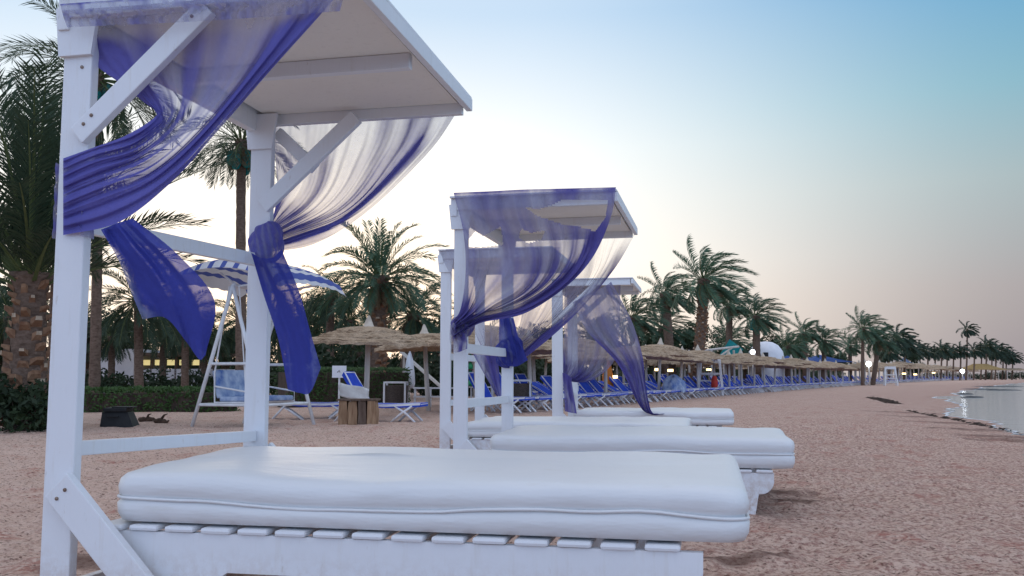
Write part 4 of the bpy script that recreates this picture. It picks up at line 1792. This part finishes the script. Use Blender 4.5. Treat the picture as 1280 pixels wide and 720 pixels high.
# ------------------------------------------------------------------ loungers
def lounger_meshes(back):
    """length along +x from head (0) to foot (1.9); back = backrest angle"""
    fr = MB()
    fr.smooth = True
    h = .33
    hinge = .72
    bx, bz = hinge - .74 * math.cos(back), h + .74 * math.sin(back)
    for y in (-.31, .31):
        fr.tube([(hinge - .1, y, h), (1.2, y, h - .015), (1.88, y, h + .02)], .023, 7)
        fr.tube([(hinge, y, h), ((hinge + bx) / 2, y, (h + bz) / 2 - .01), (bx, y, bz)], .017, 7)
        fr.tube([(.15, y, .0), (.42, y, h - .02), (.62, y, h)], .023, 7)
        fr.tube([(.80, y, 0), (.52, y, .2), (.30, y, h - .02), (.62, y, h)], .023, 7)
        fr.tube([(1.30, y, .0), (1.50, y, .17), (1.72, y, h - .01)], .023, 7)
        fr.tube([(1.78, y, .0), (1.60, y, .17), (1.36, y, h - .01)], .023, 7)
    for x, z in ((bx, bz), (1.88, h + .02), (hinge, h)):
        fr.tube([(x, -.31, z), (x, .31, z)], .014, 6)
    ma = MB()
    t = .075
    prof = [(bx - .01, bz + .02), ((hinge + bx) / 2, (h + bz) / 2 + .03), (hinge, h + .03), (1.3, h + .022), (1.89, h + .045)]
    up = [(x, z) for x, z in prof]
    dn = [(x - t * .6 * (1 if i < 2 else 0), z - t) for i, (x, z) in enumerate(prof)]
    poly = up + dn[::-1]
    vs = [(x, -.325, z) for x, z in poly] + [(x, .325, z) for x, z in poly]
    n = len(poly)
    m = len(prof)
    fs = []
    for i in range(n):
        j = (i + 1) % n
        fs.append((i, j, j + n, i + n))
    for i in range(m - 1):
        fs.append((i, i + 1, n - 2 - i, n - 1 - i))
        fs.append((i + n, i + 1 + n, n - 2 - i + n, n - 1 - i + n))
    ma.add(vs, fs)
    pi = MB()
    for y in (-.326, .326):
        pi.tube([(x, y, z - .004) for x, z in prof], .007, 5)
    out = []
    for nm, b, mm in (('frame', fr, M['plastic_white']), ('sling', ma, M['lounge_blue']), ('piping', pi, M['plastic_white'])):
        o = b.build(nm, mm)
        out.append((nm, o.data))
        bpy.data.objects.remove(o)
    return out


LNG = [lounger_meshes(R(a)) for a in (48, 8, 60, 30)]


def lounger(x, y, rz, label, v, group='blue beach loungers'):
    r = thing('beach_lounger', label, 'sun lounger', (x, y, gz(x, y)), rz, group)
    sl = None
    for nm, me in LNG[v % 4]:
        o = link(bpy.data.objects.new(nm, me), sl if nm == 'piping' else r)
        if nm == 'sling':
            sl = o
    return r


rnd = random.Random(12)
Yr, i = 22.7, 0
while Yr < 232:
    sl = .47 + .0008 * (Yr - 21.6)
    ang = math.atan2(-sl, 1.0)
    x, y = row_pt(Yr, 2.0 + rnd.uniform(-.15, .15))
    lab = ('blue lounger with white crossed legs in the near part of the front row' if Yr < 34 else
           'blue lounger in the row beside the lifeguard chair' if Yr < 60 else
           'small blue lounger in the middle of the long row' if Yr < 110 else 'tiny blue lounger at the distant end of the row')
    lounger(x, y, ang + rnd.uniform(-.09, .09), lab, rnd.choice((0, 0, 2, 3, 3)))
    i += 1
    Yr += .88 if Yr < 60 else (1.3 if Yr < 110 else 2.2)
Yr = 30
while Yr < 75:
    sl = .47 + .0008 * (Yr - 21.6)
    x, y = row_pt(Yr, 5.2 + rnd.uniform(-.2, .2))
    lounger(x, y, math.atan2(-sl, 1.0) + rnd.uniform(-.1, .1), 'blue lounger in the shaded second row', rnd.choice((0, 2, 3)))
    Yr += 1.6
# lone loungers
g = foot(416, 18.6)
lounger(g.x, g.y, R(-8), 'lone blue lounger with a grey towel under the nearest straw umbrella', 2, None)
b = MB()
b.smooth = True
vs = []
for i in range(9):
    for j in range(9):
        u, v = i / 8 - .5, j / 8 - .5
        vs.append((u * .58 + .012 * math.sin(j), .012 * math.sin(7 * u + 5 * v), v * .26 + .02 * math.sin(5 * u) - .16 * u))
b.add(vs, [(i * 9 + j, i * 9 + 9 + j, i * 9 + 10 + j, i * 9 + j + 1) for i in range(8) for j in range(8)])
tw = b.build('towel', M['towel'])
mo = tw.modifiers.new('thickness', 'SOLIDIFY')
mo.thickness = .012
tw.location = (g.x + .50, g.y - .42, .58)
tag(tw, 'grey towel hung over the side of the lone lounger', 'towel')
g = foot(332, 19.5)
lounger(g.x, g.y, R(12), 'blue lounger flat on the sand behind the swing', 1, None)
# blanket heaps on two loungers
for (px, Y, lb) in ((842, 36, 'pale blue blanket bundled on a lounger before the scaly trunk'),):
    g = foot(px, Y)
    b = MB()
    b.smooth = True
    rr = np.random.RandomState(5)
    b.lathe([(.46, 0), (.44, .2), (.36, .38), (.24, .52), (.10, .6), (.01, .62)], 24, (0, 0, .25), lambda i, k: (math.sin(k * 1.9 + i) * .07, math.sin(k * 1.1) * .05))
    o = b.build('blanket', M['blue_cloth'])
    o.location = (g.x, g.y, .05)
    tag(o, lb, 'blanket')


# ------------------------------------------------------------------ lifeguard chairs
def lifeguard(px, Y, h, label, sign=True):
    r = thing('lifeguard_chair', label, 'lifeguard chair', foot(px, Y), R(-14))
    w0, w1 = .56, .42
    for sx in (-1, 1):
        for sy in (-1, 1):
            b = MB()
            b.plank((sx * w0, sy * .55, -.03), (sx * w1, sy * .22, h), (1, 0, 0), .10, .07)
            b.build('leg', M['metal_white'], r)
    b = MB()
    for z in (.32, .68, 1.02):
        k = z / h
        b.plank((-(w0 + (w1 - w0) * k), -(.55 - .33 * k) - .05, z), (w0 + (w1 - w0) * k, -(.55 - .33 * k) - .05, z), (0, 0, 1), .06, .03)
    b.build('ladder', M['metal_white'], r)
    b = MB()
    b.box((0, 0, h * .56), (w0 * 1.7, .62, .05), None, .008)
    b.build('seat', M['metal_white'], r)
    b = MB()
    b.box((0, -.24, h - .08), (w1 * 2 + .1, .04, .26), None, .006)
    bd = b.build('sign_board', M['metal_white'], r)
    if sign:
        cu = bpy.data.curves.new('lettering', 'FONT')
        cu.body = 'BEACH'
        cu.size = .22
        cu.align_x = 'CENTER'
        cu.align_y = 'CENTER'
        cu.extrude = .004
        cu.materials.append(M['ink'])
        t0 = link(bpy.data.objects.new('lettering_source', cu))
        me = bpy.data.meshes.new_from_object(t0.evaluated_get(bpy.context.evaluated_depsgraph_get()))
        bpy.data.objects.remove(t0)
        t = link(bpy.data.objects.new('lettering', me), bd)
        t.location = (0, -.266, h - .08)
        t.rotation_euler = (math.pi / 2, 0, 0)


lifeguard(888, 43, 1.72, 'white lifeguard chair with lettered sign beside the leaning palm trunk')
lifeguard(1113, 88, 1.75, 'white lifeguard chair in the distance among the loungers', False)
g = foot(893, 42.2)
r = thing('rescue_buoy', 'red rescue buoy hung on the leg of the lettered lifeguard chair', 'rescue buoy', (g.x, g.y, .22))
b = MB()
b.smooth = True
b.lathe([(.01, 0), (.12, .03), (.16, .2), (.15, .5), (.09, .66), (.01, .7)], 14)
b.build('float', M['red'], r)
b = MB()
b.tube([(.10, -.12, .15), (.2, -.16, .35), (.1, -.12, .55)], .02, 6)
b.build('handle', M['metal_white'], r)


# ------------------------------------------------------------------ lamps
def lamp(px, py, Y, rad, label):
    top = at(px, py, Y)
    base = foot(px, Y)
    base.x = top.x
    r = thing('street_lamp', label, 'lamp', base)
    b = MB()
    b.smooth = True
    b.tube([(0, 0, -.05), (0, 0, top.z - .1)], [.07, .05], 8)
    b.build('pole', M['pole'], r)
    b = MB()
    b.smooth = True
    n = 9
    b.lathe([(rad * math.sin(math.pi * k / n) + .001, -rad * math.cos(math.pi * k / n)) for k in range(n + 1)], 16, (0, 0, top.z))
    b.build('globe', M['lamp_cold'], r)


lamp(941, 440, 58, .15, 'lit white globe lamp before the white dome')
lamp(1086, 455, 82, .24, 'lit bluish globe lamp beside the pair of palms')
lamp(1203, 464, 150, .34, 'lit pale globe lamp near the distant end of the row')
for (px, py, Y, lb) in ((886, 462, 46, 'warm lantern under the thatch beside the lifeguard chair'), (838, 463, 38, 'warm lantern under the thatch near the blanket'),
                        (822, 462, 37, 'warm lantern hanging in the shade of the front umbrellas'), (768, 471, 33, 'warm lantern seen beside the long violet panel'),
                        (1130, 467, 100, 'small warm lantern under distant thatch past the second lifeguard chair'), (1144, 468, 112, 'warm lantern under distant thatch below the grey pyramid'),
                        (1167, 466, 125, 'farthest warm lantern in the row of thatch')):
    p = at(px, py, Y)
    r = thing('lantern', lb, 'lantern', p)
    b = MB()
    s_ = .10 if Y < 60 else .16
    b.box((0, 0, 0), (s_ * 2.2, s_, s_), None, .01)
    b.build('shade', M['lamp_warm'], r)
    b = MB()
    b.tube([(0, 0, s_ * .5), (0, 0, .35)], .012, 5)
    b.build('cord', M['black'], r)


# ------------------------------------------------------------------ swing seat
def swing():
    A1, A2 = at(291, 357, 16.0), at(352, 362, 17.4)
    o = Vector(((A1.x + A2.x) / 2, (A1.y + A2.y) / 2, 0))
    ax = Vector((A2.x - A1.x, A2.y - A1.y, 0))
    ln = ax.length
    rz = math.atan2(ax.y, ax.x)
    r = thing('garden_swing', 'white framed garden swing with striped blue and white canopy', 'swing', o, rz)
    ha = A1.z
    h = ln / 2
    # local: x along the top bar (away), y across (towards -y = image right)
    for x in (-h, h):
        for y in (-.78, .78):
            b = MB()
            b.smooth = True
            b.tube([(x, 0, ha), (x, y, -.03)], .034, 8)
            b.build('leg', M['metal_white'], r)
        for z_, q_ in ((ha * .45, .43), (.40, .63)):
            b = MB()
            b.tube([(x, -q_, z_), (x, q_, z_)], .026, 7)
            b.build('spreader', M['metal_white'], r)
    b = MB()
    b.tube([(-h, 0, ha), (h, 0, ha)], .034, 8)
    b.build('top_bar', M['metal_white'], r)
    b = MB()
    b.tube([(-h, .63, .40), (h, .63, .40)], .026, 7)
    b.build('base_bar', M['metal_white'], r)
    b = MB()
    b.tube([(-h, -.63, .40), (h, -.63, .40)], .026, 7)
    b.build('base_bar', M['metal_white'], r)
    b = MB()
    for x in (-h * .8, h * .8):
        b = MB()
        b.tube([(x, .38, ha + .25), (x, 0, ha), (x, -.9, ha + .1)], .02, 6)
        b.build('canopy_strut', M['metal_white'], r)
    # canopy
    n, m = 26, 18
    vs, fs = [], []
    for i in range(n + 1):
        for j in range(m + 1):
            u, v = i / n * 2 - 1, j / m * 2 - 1
            x = u * (h + .38)
            y = v * 1.22
            z = ha + .50 - .34 * abs(v) ** 2.2 - .12 * abs(u) ** 3 + .012 * math.sin(u * 22) + .03 * v
            if abs(v) > .93 or abs(u) > .95:
                z -= .10
                y *= .985
            vs.append((x, y, z))
    for i in range(n):
        for j in range(m):
            a = i * (m + 1) + j
            fs.append((a, a + m + 1, a + m + 2, a + 1))
    b = MB()
    b.smooth = True
    b.add(vs, fs)
    b.build('canopy', M['stripe'], r)
    # seat
    b = MB()
    b.box((0, -.05, .50), (ln * .92, .62, .09), None, .03)
    b.box((0, .33, .76), (ln * .92, .10, .50), Matrix.Rotation(R(-14), 3, 'X'), .03)
    b.build('cushion', M['blue_cloth'], r)
    for x in (-h * .94, h * .94):
        b = MB()
        b.tube([(x, .1, ha), (x, .36, .95), (x, .34, .44), (x, -.36, .44), (x, -.36, .62), (x, .34, .72)], .016, 6)
        b.build('hanger', M['metal_white'], r)
        b = MB()
        b.tube([(x, -.1, ha), (x, -.30, .62)], .012, 6)
        b.build('hanger', M['metal_white'], r)


swing()


# ------------------------------------------------------------------ small things on the sand
def stump():
    g = ground_at(448, 531)
    r = thing('log_table', 'low table of split logs with pale cut faces before the lone lounger', 'table', g)
    rnd = random.Random(3)
    for k in range(4):
        b = MB()
        x = -.26 + k * .175
        w = .165
        n = 7
        poly = [(x - w / 2, -.02), (x + w / 2, -.02), (x + w / 2 + rnd.uniform(-.02, .02), .25), (x + w / 2 - .015, .44), (x - w / 2 + .01, .44 + rnd.uniform(-.01, .02)), (x - w / 2 + rnd.uniform(-.02, .02), .2)]
        b.prism(poly, (0, -.18 + rnd.uniform(-.03, .03), 0), (1, 0, 0), (0, 0, 1), (0, 1, 0), .34)
        b.build('log', M['stump'] if k != 2 else M['wood_dark'], r)
    b = MB()
    b.box((0, 0, .463), (.76, .42, .035), None, .008)
    b.build('table_top', M['wood_dark'], r)


stump()


def black_box():
    g = ground_at(148, 533)
    r = thing('storage_box', 'black flared box with thick lid before the low hedge', 'box', g, .1)
    b = MB()
    b.add([(-.26, -.2, -.02), (.32, -.2, -.02), (.32, .22, -.02), (-.26, .22, -.02), (-.24, -.16, .26), (.20, -.16, .26), (.20, .18, .26), (-.24, .18, .26)],
          [(0, 3, 2, 1), (4, 5, 6, 7), (0, 1, 5, 4), (1, 2, 6, 5), (2, 3, 7, 6), (3, 0, 4, 7)])
    b.build('body', M['black'], r)
    b = MB()
    b.box((-.01, 0, .30), (.40, .42, .07), None, .015)
    b.box((.10, -.02, .345), (.36, .3, .02), None, .005)
    b.build('lid', M['black'], r)
    b = MB()
    b.tube([(-.12, -.215, .18), (-.12, -.26, .18), (.06, -.26, .18), (.06, -.215, .18)], .012, 6)
    b.build('handle', M['black'], r)


black_box()
for k, (px, py, l, lb) in enumerate(((184, 528, .34, 'short dark piece of driftwood near the black box'), (202, 530, .26, 'thin branch of driftwood lying past the thicker piece'))):
    g = ground_at(px, py)
    b = MB()
    b.smooth = True
    rr = random.Random(k)
    pts = [Vector((-l / 2 + l * i / 7, rr.uniform(-.02, .02), .05 + rr.uniform(-.015, .03))) for i in range(8)]
    b.tube(pts, [.03, .055, .06, .05, .06, .045, .03, .012], 9)
    b.tube([pts[3], pts[3] + Vector((.06, -.05, .10)), pts[3] + Vector((.12, -.06, .12))], [.03, .02, .006], 6)
    o = b.build('driftwood', M['brown'])
    o.location = g
    o.rotation_euler = (0, 0, .4 * k)
    tag(o, lb, 'driftwood')


def drum(px, Y, r_, h, label):
    g = foot(px, Y)
    r = thing('wicker_drum', label, 'bin', g)
    b = MB()
    b.smooth = True
    pr = []
    for i in range(25):
        t = i / 24
        pr.append((r_ * (.92 + .08 * t) + (.012 if i % 2 else 0), .08 + h * t))
    pr += [(r_ * .92, .08 + h), (r_ * .85, .3), (.01, .28)]
    b.lathe(pr, 40)
    b.build('basket', M['wicker'], r)
    for k in range(4):
        a = math.pi / 4 + k * math.pi / 2
        b = MB()
        b.plank((math.cos(a) * (r_ + .07), math.sin(a) * (r_ + .07), 0), (math.cos(a) * (r_ + .07), math.sin(a) * (r_ + .07), h + .14), (1, 0, 0), .05, .05)
        b.build('post', M['metal_white'], r)
    b = MB()
    q = (r_ + .07) * .7071
    for (a, c) in (((-q, -q), (q, -q)), ((q, -q), (q, q)), ((q, q), (-q, q)), ((-q, q), (-q, -q))):
        b.plank((a[0], a[1], h + .16), (c[0], c[1], h + .16), (0, 0, 1), .05, .04)
    b.build('top_frame', M['metal_white'], r)


drum(495, 26, .34, .56, 'dark wicker drum in a white frame beyond the lone lounger')
drum(649, 25, .34, .62, 'dark wicker drum glimpsed through the second bed posts')

# closed white parasol, ramp and railings by the second umbrella
g = foot(512, 30)
r = thing('closed_parasol', 'closed white parasol standing behind the second straw umbrella', 'parasol', g)
b = MB()
b.tube([(0, 0, 0), (0, 0, 1.7)], .025, 8)
b.build('pole', M['metal_white'], r)
b = MB()
b.smooth = True
b.lathe([(.03, 1.65), (.10, 1.4), (.15, 1.0), (.17, .65), (.13, .5), (.04, .5)], 20, (0, 0, 0), lambda i, k: (.025 * math.sin(k * 2.5), 0))
b.build('cloth', M['canvas_white'], r)
g = foot(528, 33)
r = thing('wooden_ramp', 'sloping grey plank ramp behind the second straw umbrella', 'ramp', g, 0)
b = MB()
b.plank((-.75, 0, 1.75), (.75, 0, .45), (0, 1, 0), .9, .07)
b.build('deck', M['pole'], r)
for x, z in ((-.7, 1.68), (.7, .46)):
    b = MB()
    b.box((x, .3, z / 2 - .03), (.08, .08, z - .06))
    b.build('post', M['pole'], r)
g0 = foot(519, 27)
r = thing('low_railing', 'low white railing beside the wicker drum', 'railing', g0)
for x in (0, .45, .9, 1.35):
    b = MB()
    b.box((x, 0, .28), (.06, .06, .6), None, .004)
    b.build('post', M['metal_white'], r)
b = MB()
for z in (.30, .55):
    b.plank((-.05, -.045, z), (1.4, -.045, z), (0, 0, 1), .05, .025)
b.build('rail', M['metal_white'], r)
g = foot(424, 26.2)
r = thing('notice_board', 'small white notice board standing before the taller hedge', 'notice board', g)
b = MB()
b.box((0, 0, 1.02), (.40, .03, .34), None, .004)
b.build('board', M['canvas_white'], r)
b = MB()
b.tube([(-.05, -.02, 1.0), (0, -.025, 1.06), (.03, -.02, 1.0)], .008, 5)
b.build('emblem', M['black'], r)
b = MB()
b.box((0, .03, .45), (.05, .03, .95))
b.build('post', M['metal_white'], r)
# green bottle crate stack seen between the posts
g = foot(588, 27)
r = thing('bottle_rack', 'rack of green bottles seen between the second bed posts', 'rack', g)
for k in range(4):
    for j in range(3):
        b = MB()
        b.smooth = True
        b.lathe([(.001, 0), (.07, 0), (.075, .12), (.03, .18), (.028, .22), (.001, .22)], 12, (-.2 + j * .2, 0, .62 + k * .24))
        b.build('bottle', M['green'], r)
b = MB()
for k in range(5):
    b.box((0, .02, .60 + k * .24 - .0), (.70, .26, .025))
b.box((-.36, .02, .8), (.03, .26, 1.6))
b.box((.36, .02, .8), (.03, .26, 1.6))
b.build('shelf', M['wood_dark'], r)
# orange parasol beside the long violet panel
g = foot(760, 33)
r = thing('closed_parasol', 'closed orange parasol glowing behind the last violet curtain', 'parasol', g)
b = MB()
b.tube([(0, 0, 0), (0, 0, 1.55)], .025, 8)
b.build('pole', M['pole'], r)
b = MB()
b.smooth = True
b.lathe([(.03, 1.5), (.12, 1.25), (.19, .85), (.2, .5), (.04, .42)], 18, (0, 0, 0), lambda i, k: (.03 * math.sin(k * 2.5), 0))
b.build('cloth', M['orange'], r)
# white slatted side tables under the front row
Yr, k = 23.2, 0
while Yr < 50:
    x, y = row_pt(Yr, 1.7)
    r = thing('side_table', 'small white slatted table between front row loungers', 'side table', (x, y, gz(x, y)), .4, 'white side tables among loungers')
    b = MB()
    b.box((0, 0, .62), (.55, .45, .03), None, .006)
    b.build('table_top', M['metal_white'], r)
    for sx in (-.22, .22):
        for sy in (-.17, .17):
            b = MB()
            b.box((sx, sy, .30), (.04, .04, .605))
            b.build('leg', M['metal_white'], r)
    Yr += 5.5
    k += 1


# seaweed hollow and rocks in the shallows
def clump(px0, py0, px1, py1, wid, label, seed, num):
    rnd = random.Random(seed)
    a, c = ground_at(px0, py0), ground_at(px1, py1)
    V, Fs = [], []
    for _ in range(num):
        t = rnd.random()
        q = a.lerp(c, t)
        e = math.sin(math.pi * t) ** .5
        q = q + Vector((rnd.gauss(0, wid * .25), rnd.gauss(0, wid) * e, 0))
        q.z = gz(q.x, q.y) + rnd.uniform(0, .045) * e
        d = Vector((rnd.gauss(0, 1), rnd.gauss(0, 1), rnd.gauss(0, .15))).normalized() * rnd.uniform(.05, .16)
        s = d.orthogonal().normalized() * .02
        k = len(V)
        V.extend([tuple(q - d), tuple(q + s), tuple(q + d), tuple(q - s)])
        Fs.append((k, k + 1, k + 2, k + 3))
    o = bpy.data.objects.new('seaweed', leaves_mesh('seaweed', M['weed'], V, Fs))
    link(o)
    tag(o, label, kind='stuff')


clump(1088, 496.5, 1119, 503, .28, 'dark strip of dried seaweed on the open sand near the water', 4, 900)
clump(1135, 510, 1300, 538, .13, 'thin dark line of seaweed left along the shore', 5, 90)
for k, (px, py, sx, lb) in enumerate(((1222, 487, 1.6, 'long flat dark rock awash in the bay'), (1240, 483.5, 2.6, 'largest flat dark rock awash in the bay'), (1214, 497, .5, 'small dark rock standing in the shallows'),
                                      (1206, 493, .45, 'smallest dark rock near the water edge'), (1255, 488, 1.2, 'flat dark rock by itself in open water'))):
    g = ground_at(px, py, WATER_Z)
    b = MB()
    b.smooth = True
    rr = np.random.RandomState(k)
    b.lathe([(1, -.15), (1, .02), (.75, .10), (.35, .15), (.01, .16)], 18, (0, 0, 0), lambda i, kk: (.14 * math.sin(kk * 1.7 + k) + .08 * math.sin(kk * 3.1 + i), .03 * math.sin(kk * 2 + i)))
    o = b.build('rock', M['rock'])
    o.location = (g.x, g.y, WATER_Z)
    o.scale = (sx, sx * .4, .45)
    tag(o, lb, 'rock')
